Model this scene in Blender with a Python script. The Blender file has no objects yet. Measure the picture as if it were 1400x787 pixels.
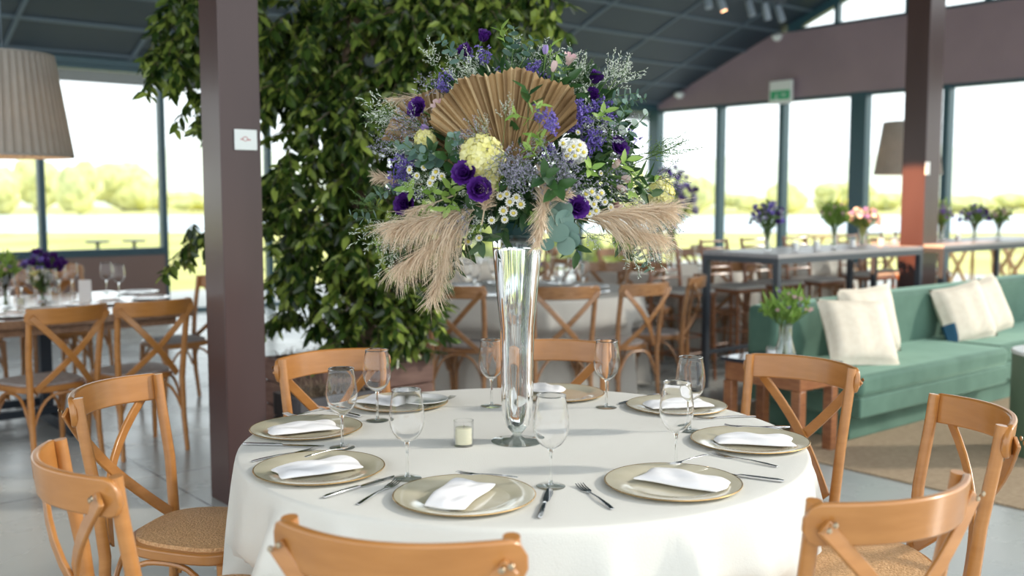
import bpy, math, random
from mathutils import Vector, Matrix, Quaternion
random.seed(7)
PI = math.pi
sc = bpy.context.scene
col = sc.collection
V = Vector

# ------------------------------------------------------------------ camera
F, CX, CY, CAMZ, PITCH = 1390.0, 700.0, 393.5, 1.45, math.radians(5.08)
cam_d = bpy.data.cameras.new('camera'); cam = bpy.data.objects.new('camera', cam_d); col.objects.link(cam)
cam.location = (0, 0, CAMZ); cam.rotation_euler = (PI/2 - PITCH, 0, 0)
cam_d.sensor_width = 36; cam_d.lens = F/1400*36
cam_d.dof.use_dof = True; cam_d.dof.focus_distance = 2.85; cam_d.dof.aperture_fstop = 2.1
cam_d.clip_end = 600
sc.camera = cam

def ray(px, py):
    f = V((0, math.cos(PITCH), -math.sin(PITCH))); u = V((0, math.sin(PITCH), math.cos(PITCH)))
    return (f*F + V((1, 0, 0))*(px-CX) + u*(CY-py)).normalized()
def at(px, py, Z):
    "point of the photograph on the horizontal plane of height Z"
    d = ray(px, py); t = (Z-CAMZ)/d.z
    return V((0, 0, CAMZ)) + d*t
def aty(px, py, Y):
    d = ray(px, py); t = Y/d.y
    return V((0, 0, CAMZ)) + d*t
WX, WY = .772, .636            # room axes: W runs along the rear glass wall, G along the gable wall
def P(w, g, z=0.0):
    return V((WX*w + WY*g, WY*w - WX*g, z))
RW = math.atan2(WY, WX)        # rotation that turns X into W

# ------------------------------------------------------------------ mesh builder
class MB:
    def __init__(s): s.v = []; s.f = []; s.m = []
    def add(s, vs, fs, mi=0):
        n = len(s.v); s.v += [tuple(p) for p in vs]; s.f += [tuple(i+n for i in f) for f in fs]; s.m += [mi]*len(fs)
        return s
    def box(s, c, d, R=None, mi=0):
        hx, hy, hz = d[0]/2, d[1]/2, d[2]/2
        vs = [V((x, y, z)) for x in (-hx, hx) for y in (-hy, hy) for z in (-hz, hz)]
        if R is not None: vs = [R @ v for v in vs]
        c = V(c)
        return s.add([v+c for v in vs], [(0,1,3,2),(4,6,7,5),(0,4,5,1),(2,3,7,6),(0,2,6,4),(1,5,7,3)], mi)
    def wg(s, w0, w1, g0, g1, z0, z1, mi=0):
        "box in room axes"
        vs = [P(w, g, z) for w in (w0, w1) for g in (g0, g1) for z in (z0, z1)]
        return s.add(vs, [(0,1,3,2),(4,6,7,5),(0,4,5,1),(2,3,7,6),(0,2,6,4),(1,5,7,3)], mi)
    def tube(s, pts, rad, n=8, cap=True, mi=0):
        pts = [V(p) for p in pts]; k = len(pts)
        if not isinstance(rad, (list, tuple)): rad = [rad]*k
        T = []
        for i in range(k):
            a = pts[max(i-1, 0)]; b = pts[min(i+1, k-1)]; T.append((b-a).normalized())
        up = V((0, 0, 1)) if abs(T[0].z) < .9 else V((1, 0, 0))
        N = T[0].cross(up).normalized(); vs = []
        for i in range(k):
            N = (N - T[i]*N.dot(T[i])).normalized(); B = T[i].cross(N)
            for j in range(n):
                a = 2*PI*j/n; vs.append(pts[i] + (N*math.cos(a) + B*math.sin(a))*rad[i])
        fs = [(i*n+j, i*n+(j+1) % n, (i+1)*n+(j+1) % n, (i+1)*n+j) for i in range(k-1) for j in range(n)]
        if cap: fs += [tuple(reversed(range(n))), tuple(range((k-1)*n, k*n))]
        return s.add(vs, fs, mi)
    def strip(s, pts, wdir, w, tdir, t, mi=0):
        "rectangular section swept along pts; w, t may be lists; wdir, tdir per point or constant"
        k = len(pts); vs = []
        g = lambda q, i: q[i] if isinstance(q, list) else q
        for i, p in enumerate(pts):
            p = V(p); a = V(g(wdir, i))*g(w, i)/2; b = V(g(tdir, i))*g(t, i)/2
            vs += [p-a-b, p+a-b, p+a+b, p-a+b]
        fs = [(i*4+j, i*4+(j+1) % 4, i*4+4+(j+1) % 4, i*4+4+j) for i in range(k-1) for j in range(4)]
        fs += [(3,2,1,0), tuple(range(4*k-4, 4*k))]
        return s.add(vs, fs, mi)
    def lathe(s, prof, n=32, c=(0,0,0), closed=False, mi=0):
        c = V(c); vs = []; k = len(prof)
        for r, z in prof:
            for j in range(n):
                a = 2*PI*j/n; vs.append(c + V((r*math.cos(a), r*math.sin(a), z)))
        rng = k if closed else k-1
        fs = [(i*n+j, i*n+(j+1) % n, ((i+1) % k)*n+(j+1) % n, ((i+1) % k)*n+j) for i in range(rng) for j in range(n)]
        if not closed:
            if prof[0][0] > 1e-6: fs.append(tuple(reversed(range(n))))
            if prof[-1][0] > 1e-6: fs.append(tuple(range((k-1)*n, k*n)))
        return s.add(vs, fs, mi)
    def leaf(s, p, d, nrm, L, W, bend=.15, mi=0):
        d = V(d).normalized(); n = V(nrm); n = (n - d*n.dot(d)); n = n.normalized() if n.length > 1e-5 else d.orthogonal().normalized()
        x = d.cross(n); p = V(p)
        vs = [p, p+d*L*.35+x*W*.5+n*L*.03, p+d*L*.38-n*L*.05, p+d*L*.35-x*W*.5+n*L*.03,
              p+d*L*.72+x*W*.36-n*L*bend*.4, p+d*L*.74-n*L*(.05+bend*.4), p+d*L*.72-x*W*.36-n*L*bend*.4, p+d*L-n*L*bend]
        return s.add(vs, [(0,1,2),(0,2,3),(1,4,5,2),(2,5,6,3),(4,7,5),(5,7,6)], mi)
    def build(s, name, mats, parent=None, smooth=True, ang=40, loc=None, bevel=0, subd=0, seg=2):
        me = bpy.data.meshes.new(name); me.from_pydata(s.v, [], s.f); 
        if not isinstance(mats, (list, tuple)): mats = [mats]
        for m in mats: me.materials.append(m)
        if len(mats) > 1: me.polygons.foreach_set('material_index', s.m)
        me.update()
        if smooth:
            me.polygons.foreach_set('use_smooth', [True]*len(me.polygons))
            if ang < 180: me.set_sharp_from_angle(angle=math.radians(ang))
        o = bpy.data.objects.new(name, me); col.objects.link(o)
        if parent: o.parent = parent
        if loc is not None: o.location = loc
        if bevel:
            b = o.modifiers.new('bevel', 'BEVEL'); b.width = bevel; b.segments = seg; b.limit_method = 'ANGLE'
            b.angle_limit = math.radians(35); b.harden_normals = False
        if subd:
            d = o.modifiers.new('sub', 'SUBSURF'); d.levels = subd; d.render_levels = subd
        return o

def tag(o, label=None, cat=None, group=None, kind=None):
    if label: o['label'] = label
    if cat: o['category'] = cat
    if group: o['group'] = group
    if kind: o['kind'] = kind
    return o
def empty(name, loc, rz=0, label=None, cat=None, group=None):
    o = bpy.data.objects.new(name, None); col.objects.link(o); o.location = loc; o.rotation_euler = (0, 0, rz)
    o.empty_display_size = .1
    return tag(o, label, cat, group)
def kids(o): return [c for c in bpy.data.objects if c.parent == o]
def copy_tree(o, parent=None, ch=None):
    ch = ch if ch is not None else childmap()
    c = o.copy(); col.objects.link(c)
    if parent: c.parent = parent
    for k in ch.get(o.name, []): copy_tree(k, c, ch)
    return c
def childmap():
    m = {}
    for o in bpy.data.objects:
        if o.parent: m.setdefault(o.parent.name, []).append(o)
    return m
class Proto:
    "first placement moves the thing itself, later ones copy it with its parts"
    def __init__(s, root): s.root = root; s.used = False; s.cm = {root.name: kids(root)}; 
    def place(s, loc, rz, label, group=None, cat=None, scale=None, parts=True):
        if not s.used: o = s.root; s.used = True
        else:
            cm = s.cm
            for k in list(cm[s.root.name]):
                if k.name not in cm: cm[k.name] = kids(k)
            o = copy_tree(s.root, None, cm)
        o.location = loc; o.rotation_euler = (0, 0, rz)
        if scale: o.scale = (scale,)*3 if not isinstance(scale, tuple) else scale
        return tag(o, label, cat, group)

# ------------------------------------------------------------------ materials
def mat(name, c, rough=.5, metal=0., c2=None, scale=6., stretch=(1,1,1), bump=0., bscale=None, detail=4., spec=.5, coat=0., sheen=0.,
        trans=0., island=None, sss=0., rot=0., lo=.35, hi=.65):
    m = bpy.data.materials.new(name); m.use_nodes = True; nt = m.node_tree; N = nt.nodes; L = nt.links
    b = N['Principled BSDF']; b.inputs['Base Color'].default_value = (*c, 1); b.inputs['Roughness'].default_value = rough
    b.inputs['Metallic'].default_value = metal; b.inputs['Specular IOR Level'].default_value = spec
    b.inputs['Coat Weight'].default_value = coat; b.inputs['Coat Roughness'].default_value = .15
    b.inputs['Sheen Weight'].default_value = sheen
    if sheen: b.inputs['Sheen Roughness'].default_value = .4
    if c2 or bump:
        tc = N.new('ShaderNodeTexCoord'); mp = N.new('ShaderNodeMapping'); mp.inputs['Scale'].default_value = stretch
        mp.inputs['Rotation'].default_value = (0, 0, rot)
        L.new(tc.outputs['Object'], mp.inputs['Vector'])
        nz = N.new('ShaderNodeTexNoise'); nz.inputs['Scale'].default_value = scale; nz.inputs['Detail'].default_value = detail
        L.new(mp.outputs[0], nz.inputs['Vector'])
    if c2:
        r = N.new('ShaderNodeValToRGB'); r.color_ramp.elements[0].position = lo; r.color_ramp.elements[1].position = hi
        r.color_ramp.elements[0].color = (*c, 1); r.color_ramp.elements[1].color = (*c2, 1)
        if island:
            g = N.new('ShaderNodeNewGeometry'); r.color_ramp.elements[0].position = 0; r.color_ramp.elements[1].position = 1
            L.new(g.outputs['Random Per Island'], r.inputs[0])
        else: L.new(nz.outputs['Fac'], r.inputs[0])
        L.new(r.outputs[0], b.inputs['Base Color'])
    if bump:
        nb = nz
        if bscale:
            nb = N.new('ShaderNodeTexNoise'); nb.inputs['Scale'].default_value = bscale; nb.inputs['Detail'].default_value = 3
            L.new(mp.outputs[0], nb.inputs['Vector'])
        bp = N.new('ShaderNodeBump'); bp.inputs['Strength'].default_value = bump; bp.inputs['Distance'].default_value = .01
        L.new(nb.outputs['Fac'], bp.inputs['Height']); L.new(bp.outputs[0], b.inputs['Normal'])
    if trans:     # thin translucent sheet: leaves, petals, lamp cloth
        t = N.new('ShaderNodeBsdfTranslucent'); mx = N.new('ShaderNodeMixShader'); mx.inputs[0].default_value = trans
        t.inputs[0].default_value = (*[min(1, x*1.5) for x in (c2 or c)], 1)
        if c2: L.new(r.outputs[0], t.inputs[0])
        out = N['Material Output']; L.new(b.outputs[0], mx.inputs[1]); L.new(t.outputs[0], mx.inputs[2]); L.new(mx.outputs[0], out.inputs[0])
    return m
def thin_glass(name, tint=(1,1,1), f0=.04, pw=3.5, mx=.85):
    m = bpy.data.materials.new(name); m.use_nodes = True; nt = m.node_tree; N = nt.nodes; L = nt.links
    N.remove(N['Principled BSDF']); out = N['Material Output']
    tr = N.new('ShaderNodeBsdfTransparent'); tr.inputs[0].default_value = (*tint, 1)
    gl = N.new('ShaderNodeBsdfGlossy'); gl.inputs['Roughness'].default_value = .02
    lw = N.new('ShaderNodeLayerWeight'); lw.inputs[0].default_value = .5
    p = N.new('ShaderNodeMath'); p.operation = 'POWER'; p.inputs[1].default_value = pw; L.new(lw.outputs['Facing'], p.inputs[0])
    mr = N.new('ShaderNodeMapRange'); mr.inputs['To Min'].default_value = f0; mr.inputs['To Max'].default_value = mx
    L.new(p.outputs[0], mr.inputs[0]); mix = N.new('ShaderNodeMixShader')
    L.new(mr.outputs[0], mix.inputs[0]); L.new(tr.outputs[0], mix.inputs[1]); L.new(gl.outputs[0], mix.inputs[2]); L.new(mix.outputs[0], out.inputs[0])
    return m
def glass(name, c=(1,1,1), ior=1.45, rough=0.):
    m = bpy.data.materials.new(name); m.use_nodes = True; nt = m.node_tree; N = nt.nodes
    N.remove(N['Principled BSDF']); g = N.new('ShaderNodeBsdfGlass'); g.inputs['Color'].default_value = (*c, 1)
    g.inputs['IOR'].default_value = ior; g.inputs['Roughness'].default_value = rough
    nt.links.new(g.outputs[0], N['Material Output'].inputs[0]); return m
def emit(name, c, s):
    m = bpy.data.materials.new(name); m.use_nodes = True; b = m.node_tree.nodes['Principled BSDF']
    b.inputs['Base Color'].default_value = (*c, 1); b.inputs['Emission Color'].default_value = (*c, 1); b.inputs['Emission Strength'].default_value = s; return m

M = {}
M['wood'] = mat('honey_wood', (.38,.155,.036), .30, c2=(.44,.19,.050), scale=4, stretch=(2,2,10), coat=.35)
M['wood_dark'] = mat('brown_wood', (.23,.085,.035), .35, c2=(.33,.135,.055), scale=5, stretch=(3,3,12), coat=.3)
M['cane'] = mat('woven_cane', (.50,.27,.115), .5, c2=(.72,.44,.22), scale=150, bump=.6, bscale=170)
M['greypad'] = mat('grey_seat', (.30,.27,.26), .6, c2=(.38,.35,.34), scale=30)
M['cloth'] = mat('table_linen', (.66,.645,.59), .85, c2=(.69,.68,.625), scale=3, bump=.12, bscale=260, sheen=.2)
M['cloth2'] = mat('far_linen', (.62,.585,.53), .9, c2=(.66,.63,.57), scale=3)
M['napkin'] = mat('napkin_linen', (.83,.82,.83), .8, c2=(.88,.87,.87), scale=20, bump=.1, bscale=300)
M['charger'] = mat('charger_glaze', (.60,.55,.41), .10, c2=(.64,.59,.45), scale=20, coat=.5)
M['gold'] = mat('gilt_rim', (.62,.40,.17), .25, .8)
M['plate'] = mat('white_plate', (.86,.87,.87), .15, coat=.5)
M['steel'] = mat('cutlery_steel', (.75,.75,.77), .12, 1.)
M['chrome'] = mat('screw_metal', (.42,.34,.24), .35, 1.)
M['glass'] = thin_glass('thin_glass', f0=.06, pw=2.2)
M['foot'] = thin_glass('foot_glass', (.95,.98,.97), .07, 2.2, .8)
M['rglass'] = glass('clear_glass', (.992,.998,.996), 1.42)
M['bowl'] = glass('bowl_glass', (1,1,1), 1.31)
M['palm3'] = mat('dark_dried_palm', (.15,.085,.035), .6, c2=(.25,.155,.07), scale=9, trans=.1)
M['palm4'] = mat('light_dried_palm', (.42,.29,.15), .6, c2=(.52,.38,.21), scale=9, trans=.12)
M['water'] = glass('water', (.98,.99,.99), 1.33)
M['pane'] = thin_glass('window_glass', (.97,.985,.98), .03, 4, .5)
M['wax'] = mat('cream_wax', (.80,.77,.55), .5)
M['steelpost'] = mat('column_paint', (.050,.024,.022), .32, c2=(.070,.036,.033), scale=2, stretch=(1,1,.3), spec=.4, coat=.2)
M['clad'] = mat('gable_cladding', (.27,.20,.23), .45, c2=(.31,.23,.26), scale=1.5)
M['lowwall'] = mat('low_wall_paint', (.22,.14,.115), .6, c2=(.22,.15,.13), scale=1.5)
M['frame'] = mat('window_frame', (.028,.080,.105), .4)
M['ceil'] = mat('ceiling_panel', (.015,.031,.046), .6, c2=(.019,.037,.054), scale=.8)
M['batten'] = mat('ceiling_batten', (.085,.125,.16), .55)
M['darksteel'] = mat('black_steel', (.035,.045,.06), .4, .3)
M['barleg'] = mat('bar_steel', (.055,.065,.08), .4, .3)
M['bartop'] = mat('bar_top', (.30,.29,.30), .3, c2=(.36,.34,.34), scale=4, stretch=(1,8,1))
M['tablewood'] = mat('table_plank', (.22,.12,.07), .22, coat=.8, c2=(.30,.17,.10), scale=4, stretch=(8,1,8))
M['sofa'] = mat('green_velvet', (.060,.135,.098), .8, c2=(.095,.19,.14), scale=5, sheen=.6)
M['sofa'].node_tree.nodes['Principled BSDF'].inputs['Sheen Tint'].default_value = (.6,.9,.72,1)
M['pillow'] = mat('cream_cotton', (.80,.71,.57), .9, c2=(.86,.78,.64), scale=25, bump=.15, bscale=120)
M['bluepatch'] = mat('blue_cotton', (.03,.11,.19), .9)
M['rug'] = mat('jute', (.36,.26,.165), .95, c2=(.50,.38,.25), scale=30, stretch=(1,5,1), bump=.5, bscale=90, rot=-RW)
M['pouf'] = mat('green_side', (.10,.16,.10), .55); M['pouftop'] = mat('pale_top', (.70,.72,.70), .3)
M['darktop'] = mat('dark_glass_top', (.03,.035,.045), .08)
M['shade'] = mat('pleated_linen', (.46,.43,.385), .85, c2=(.50,.47,.42), scale=10, trans=.35)
M['sign'] = mat('sign_white', (.78,.82,.80), .4); M['signgreen'] = mat('sign_green', (.05,.42,.20), .5); M['signred'] = mat('sign_red', (.45,.12,.12), .5)
M['bark'] = mat('bark', (.10,.065,.04), .9, c2=(.17,.12,.08), scale=20, bump=.6)
M['soil'] = mat('planter_straw', (.10,.07,.045), .95, c2=(.24,.18,.12), scale=40, bump=.8)
M['planter'] = mat('planter_wood', (.11,.055,.042), .7, c2=(.17,.095,.072), scale=6, stretch=(1,1,6))
M['planter_dark'] = mat('planter_dark', (.045,.045,.05), .6, c2=(.07,.065,.07), scale=6)
M['ficus'] = mat('ficus_leaf', (.022,.060,.010), .28, c2=(.24,.36,.05), island=1, trans=.30, spec=.55)
r3 = [n for n in M['ficus'].node_tree.nodes if n.type == 'VALTORGB'][0].color_ramp   # ficus3
e3 = r3.elements.new(.6); e3.color = (.075,.135,.022,1); r3.elements[0].color = (.010,.030,.007,1); r3.elements[2].color = (.38,.47,.09,1)
M['vine2'] = mat('pale_leaf', (.25,.36,.04), .4, c2=(.50,.58,.08), island=1, trans=.4)
M['green'] = mat('stem_green', (.09,.17,.05), .5, c2=(.16,.27,.07), island=1, trans=.25)
M['dkgreen'] = mat('dark_leaf', (.018,.055,.020), .35, c2=(.045,.11,.03), island=1, trans=.2)
M['brightgreen'] = mat('bright_leaf', (.19,.36,.06), .4, c2=(.36,.52,.13), island=1, trans=.35)
M['euc'] = mat('eucalyptus_leaf', (.095,.18,.15), .5, c2=(.17,.27,.22), island=1, trans=.2)
M['purple'] = mat('lisianthus_petal', (.045,.007,.125), .5, c2=(.10,.018,.25), island=1, trans=.3)
M['lilac'] = mat('lilac_petal', (.30,.20,.50), .6, c2=(.42,.32,.62), island=1, trans=.3)
M['blue'] = mat('statice_petal', (.17,.11,.50), .6, c2=(.33,.26,.68), island=1, trans=.3)
M['lav'] = mat('limonium_lavender', (.36,.33,.48), .7, c2=(.56,.54,.66), island=1, trans=.3)
M['silver'] = mat('limonium_white', (.60,.66,.58), .7, c2=(.80,.82,.76), island=1, trans=.3)
M['cream'] = mat('hydrangea_petal', (.78,.74,.26), .6, c2=(.90,.87,.52), island=1, trans=.3)
M['white'] = mat('white_petal', (.82,.82,.76), .6, c2=(.88,.88,.84), island=1, trans=.3)
M['pink'] = mat('pink_petal', (.62,.38,.42), .6, c2=(.78,.62,.58), island=1, trans=.3)
M['yellow'] = mat('daisy_centre', (.62,.50,.08), .7)
M['pampas'] = mat('pampas_plume', (.66,.51,.36), .85, c2=(.86,.75,.60), island=1, trans=.35)
M['palm'] = mat('dried_palm', (.23,.135,.055), .6, c2=(.40,.26,.12), scale=9, stretch=(1,1,1), trans=.12)
M['palm2'] = mat('pale_dried_palm', (.50,.36,.21), .65, c2=(.62,.47,.30), scale=9, trans=.15)
M['foam'] = mat('florist_foam', (.008,.075,.075), .5)
M['cushion'] = mat('stool_cushion', (.62,.59,.54), .85); M['greycush'] = mat('grey_cushion', (.24,.27,.31), .8)
M['lawn'] = mat('lawn_grass', (.42,.44,.12), .95, c2=(.74,.68,.24), scale=.25, detail=6)
M['paving'] = mat('terrace_paving', (.50,.50,.48), .8, c2=(.60,.60,.57), scale=1)
M['lake'] = mat('lake_water', (.50,.58,.64), .35)
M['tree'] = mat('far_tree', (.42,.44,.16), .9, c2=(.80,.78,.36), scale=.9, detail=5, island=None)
M['shrub'] = mat('shrub_leaf', (.07,.12,.03), .8, c2=(.42,.45,.12), scale=3.0, detail=5)
M['hill'] = mat('far_hill', (.66,.70,.58), .95, c2=(.72,.74,.60), scale=.05)  # haze of the distance is put into this pale colour
M['terr_wood'] = mat('terrace_wood', (.45,.24,.08), .5, c2=(.55,.32,.12), scale=5, stretch=(1,1,6))
M['card'] = mat('menu_card', (.62,.62,.62), .6)
M['spot'] = mat('spot_housing', (.30,.36,.42), .35)
M['bulb'] = emit('bulb_glow', (1,.55,.2), 14)
M['spotglow'] = emit('spot_glow', (1,.5,.25), 5)

# polished concrete with saw-cut joints
def floor_mat():
    m = mat('polished_concrete', (.34,.385,.395), .2, c2=(.52,.53,.50), scale=.55, detail=7, lo=.3, hi=.7)
    nt = m.node_tree; N = nt.nodes; L = nt.links; b = N['Principled BSDF']; src = b.inputs['Base Color'].links[0].from_socket
    tc = N.new('ShaderNodeTexCoord'); mp = N.new('ShaderNodeMapping'); mp.vector_type = 'TEXTURE'
    mp.inputs['Rotation'].default_value = (0, 0, RW); L.new(tc.outputs['Object'], mp.inputs['Vector'])
    sx = N.new('ShaderNodeSeparateXYZ'); L.new(mp.outputs[0], sx.inputs[0])
    def line(sock, off, per, w):
        a = N.new('ShaderNodeMath'); a.operation = 'SUBTRACT'; a.inputs[1].default_value = off - per/2; L.new(sock, a.inputs[0])
        w_ = N.new('ShaderNodeMath'); w_.operation = 'PINGPONG'; w_.inputs[1].default_value = per/2; L.new(a.outputs[0], w_.inputs[0])
        d = N.new('ShaderNodeMath'); d.operation = 'GREATER_THAN'; d.inputs[1].default_value = per/2 - w; L.new(w_.outputs[0], d.inputs[0]); return d
    l1 = line(sx.outputs[0], 1.885, 2.9, .006); l2 = line(sx.outputs[1], 5.2, 2.9, .005)
    mxn = N.new('ShaderNodeMath'); mxn.operation = 'MAXIMUM'; L.new(l1.outputs[0], mxn.inputs[0]); L.new(l2.outputs[0], mxn.inputs[1])
    mix = N.new('ShaderNodeMix'); mix.data_type = 'RGBA'; mix.inputs['B'].default_value = (.035,.04,.045,1)
    L.new(mxn.outputs[0], mix.inputs['Factor']); L.new(src, mix.inputs['A']); L.new(mix.outputs['Result'], b.inputs['Base Color'])
    n2 = N.new('ShaderNodeTexNoise'); n2.inputs['Scale'].default_value = 2.5; n2.inputs['Detail'].default_value = 5
    L.new(tc.outputs['Object'], n2.inputs['Vector']); mr = N.new('ShaderNodeMapRange')
    mr.inputs['To Min'].default_value = .12; mr.inputs['To Max'].default_value = .40; L.new(n2.outputs['Fac'], mr.inputs[0]); L.new(mr.outputs[0], b.inputs['Roughness'])
    return m
M['floor'] = floor_mat()

# ------------------------------------------------------------------ light
w = bpy.data.worlds.new('world'); sc.world = w; w.use_nodes = True
bg = w.node_tree.nodes['Background']; bg.inputs[0].default_value = (.90,.96,1.0,1); bg.inputs[1].default_value = 1.0
def sun_light(name, tosun, s, ang, c):
    d = bpy.data.lights.new(name, 'SUN'); d.energy = s; d.angle = math.radians(ang); d.color = c
    o = bpy.data.objects.new(name, d); col.objects.link(o); o.rotation_euler = V(tosun).to_track_quat('Z', 'Y').to_euler(); return o
sun_light('sun', (.90,.05,.46), 1.1, 5, (1,.93,.82))
sc.view_settings.view_transform = 'Standard'; sc.view_settings.look = 'None'; sc.view_settings.gamma = 1
sc.view_settings.use_curve_mapping = False; sc.view_settings.exposure = 1.2
cy = sc.cycles; cy.use_denoising = True; cy.max_bounces = 14; cy.diffuse_bounces = 4; cy.glossy_bounces = 5; cy.transmission_bounces = 12
cy.transparent_max_bounces = 40; cy.caustics_reflective = False; cy.caustics_refractive = False; cy.sample_clamp_indirect = 6

# ------------------------------------------------------------------ setting
WG, GG = 13.69, -12.56       # gable wall plane, rear wall plane
EAVE, SL = 3.0, .386
RIDGE = 9.6
def roofz(g): t = g-GG; return EAVE+.05+SL*(t if t < RIDGE else 2*RIDGE-t)
def struct(name, b, m, **k): return tag(b.build(name, m, **k), kind='structure')
fl = MB(); fl.add([(-12,-4,0),(16,-4,0),(16,22,0),(-12,22,0)], [(0,1,2,3)])
# floor slab clipped to the two glass walls
fl = MB(); fl.add([P(-6,GG), P(WG,GG), P(WG,6), P(-6,6)], [(0,3,2,1)])
struct('floor', fl, M['floor'])
rf = MB(); T0, T1, TE = -.5, RIDGE, 13.0
for a, b_ in ((T0, T1), (T1, TE)):
    vs = [P(w_, GG+t, roofz(GG+t)+dz) for w_ in (-6, WG+.3) for t in (a, b_) for dz in (0, .12)]
    rf.add(vs, [(0,1,3,2),(4,6,7,5),(0,4,5,1),(2,3,7,6),(0,2,6,4),(1,5,7,3)])
struct('ceiling', rf, M['ceil'], smooth=False)
bt = MB()
t = .18
while t < RIDGE-.1:
    g = GG+t; z = roofz(g)-.012
    bt.add([P(w_, g+dg, z+SL*dg+dz) for w_ in (-6, WG) for dg in (-.022,.022) for dz in (-.006,.012)], [(0,1,3,2),(4,6,7,5),(0,4,5,1),(2,3,7,6),(0,2,6,4),(1,5,7,3)])
    t += .61
for k in range(-11, 3):
    w_ = 9.93+1.4*k
    bt.add([P(w_+dw, GG+t, roofz(GG+t)-.010+dz) for dw in (-.024,.024) for t in (0, RIDGE-.02) for dz in (-.012,.010)], [(0,1,3,2),(4,6,7,5),(0,4,5,1),(2,3,7,6),(0,2,6,4),(1,5,7,3)])
struct('trim_1', bt, M['batten'], smooth=False)
# rear wall: beam over the glass, low wall, mullions, panes
bm_ = MB(); bm_.wg(-6, WG, GG-.10, GG+.10, EAVE, EAVE+.08); struct('wall_rear', bm_, M['frame'], smooth=False)
lw = MB(); lw.wg(-6, 4.70, GG-.08, GG+.08, 0, .75); struct('wall_low', lw, M['lowwall'], smooth=False)
sl = MB(); sl.wg(-6, 4.70, GG-.11, GG+.11, .75, .785); struct('trim_2', sl, M['frame'], smooth=False)
ms = [-2.38,-.96,.46,1.88,3.30,4.72,6.14,7.56,8.98,10.4,11.82]
for i, a in enumerate(ms):
    b_ = ms[i+1] if i+1 < len(ms) else WG-.12
    z0 = .785 if b_ < 4.8 else 0
    win = tag(bpy.data.objects.new('window_%d' % (i+1), None), kind='structure'); col.objects.link(win)
    f = MB(); f.wg(a-.035, a+.035, GG-.06, GG+.06, z0, EAVE); f.wg(a+.035, b_-.035, GG-.05, GG+.05, z0, z0+.05); f.wg(a+.035, b_-.035, GG-.05, GG+.05, EAVE-.05, EAVE)
    f.build('window_frame', M['frame'], win, smooth=False)
    p = MB(); p.wg(a+.03, b_-.03, GG-.004, GG+.004, z0+.03, EAVE-.03); p.build('pane', M['pane'], win, smooth=False)
# gable wall
gb = MB(); CL0 = 4.02
gE = GG+TE
def poly(mb, pts, w0, w1):
    n = len(pts); vs = [P(w0, g, z) for g, z in pts]+[P(w1, g, z) for g, z in pts]
    fs = [tuple(range(n)), tuple(reversed(range(n, 2*n)))]+[(i, (i+1) % n, n+(i+1) % n, n+i) for i in range(n)]
    mb.add(vs, fs)
gcl = GG + (CL0-EAVE-.05)/SL
poly(gb, [(GG, EAVE), (gE, EAVE), (gE, CL0), (gcl, CL0), (GG, EAVE+.05)], WG-.07, WG+.07)
struct('wall_gable', gb, M['clad'], smooth=False)
gm = [GG, -11.09, -9.83, -8.48, -7.13, -5.9, -4.6, -3.3, -2.0, -.7, .04]
for i in range(len(gm)-1):
    a, b_ = gm[i], gm[i+1]
    hw = {0: .12, 3: .13}.get(i, .045)
    win = tag(bpy.data.objects.new('window_%d' % (i+20), None), kind='structure'); col.objects.link(win)
    f = MB(); f.wg(WG-.08, WG+.08, a-hw, a+hw, 0, EAVE); f.wg(WG-.05, WG+.05, a+hw, b_-.04, 0, .06); f.wg(WG-.05, WG+.05, a+hw, b_-.04, EAVE-.05, EAVE)
    f.build('window_frame', M['frame'], win, smooth=False)
    p = MB(); p.wg(WG-.004, WG+.004, a+.03, b_-.03, .03, EAVE-.03); p.build('pane', M['pane'], win, smooth=False)
# clerestory glass above the cladding
cm_ = [gcl+.28, -8.91, -7.77, -6.63, -5.5, -4.4, -3.2]
for i in range(len(cm_)-1):
    a, b_ = cm_[i], cm_[i+1]
    win = tag(bpy.data.objects.new('window_%d' % (i+40), None), kind='structure'); col.objects.link(win)
    p = MB(); poly(p, [(a, CL0+.02), (b_, CL0+.02), (b_, roofz(b_)-.12), (a, max(roofz(a)-.12, CL0+.021))], WG-.004, WG+.004); p.build('pane', M['pane'], win, smooth=False)
    f = MB(); f.wg(WG-.05, WG+.05, b_-.035, b_+.035, CL0, roofz(b_)); f.wg(WG-.05, WG+.05, a, b_-.03, CL0, CL0+.045)
    poly(f, [(a, roofz(a)-.13), (b_, roofz(b_)-.13), (b_, roofz(b_)), (a, roofz(a))], WG-.06, WG+.06)
    f.build('window_frame', M['frame'], win, smooth=False)
# steel columns
def column(n, w0, g0, a, b_, h, sgn):
    c = MB(); c.wg(w0, w0+a, g0-b_, g0, 0, h); o = struct(n, c, M['steelpost'], smooth=False, bevel=.006)
    return o
pc = at(314, 693, 0); wl = pc.x*WX+pc.y*WY; gl = pc.x*WY-pc.y*WX
column('column', wl, gl, .20, .215, roofz(gl)-.02, 1)
LCOL = (wl, gl)
cr = V((.404*8.75, 8.75)); wr = cr.x*WX+cr.y*WY; gr_ = cr.x*WY-cr.y*WX
column('column.001', wr, gr_, .25, .215, roofz(gr_)-.02, 1)
RCOL = (wr, gr_)
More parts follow.
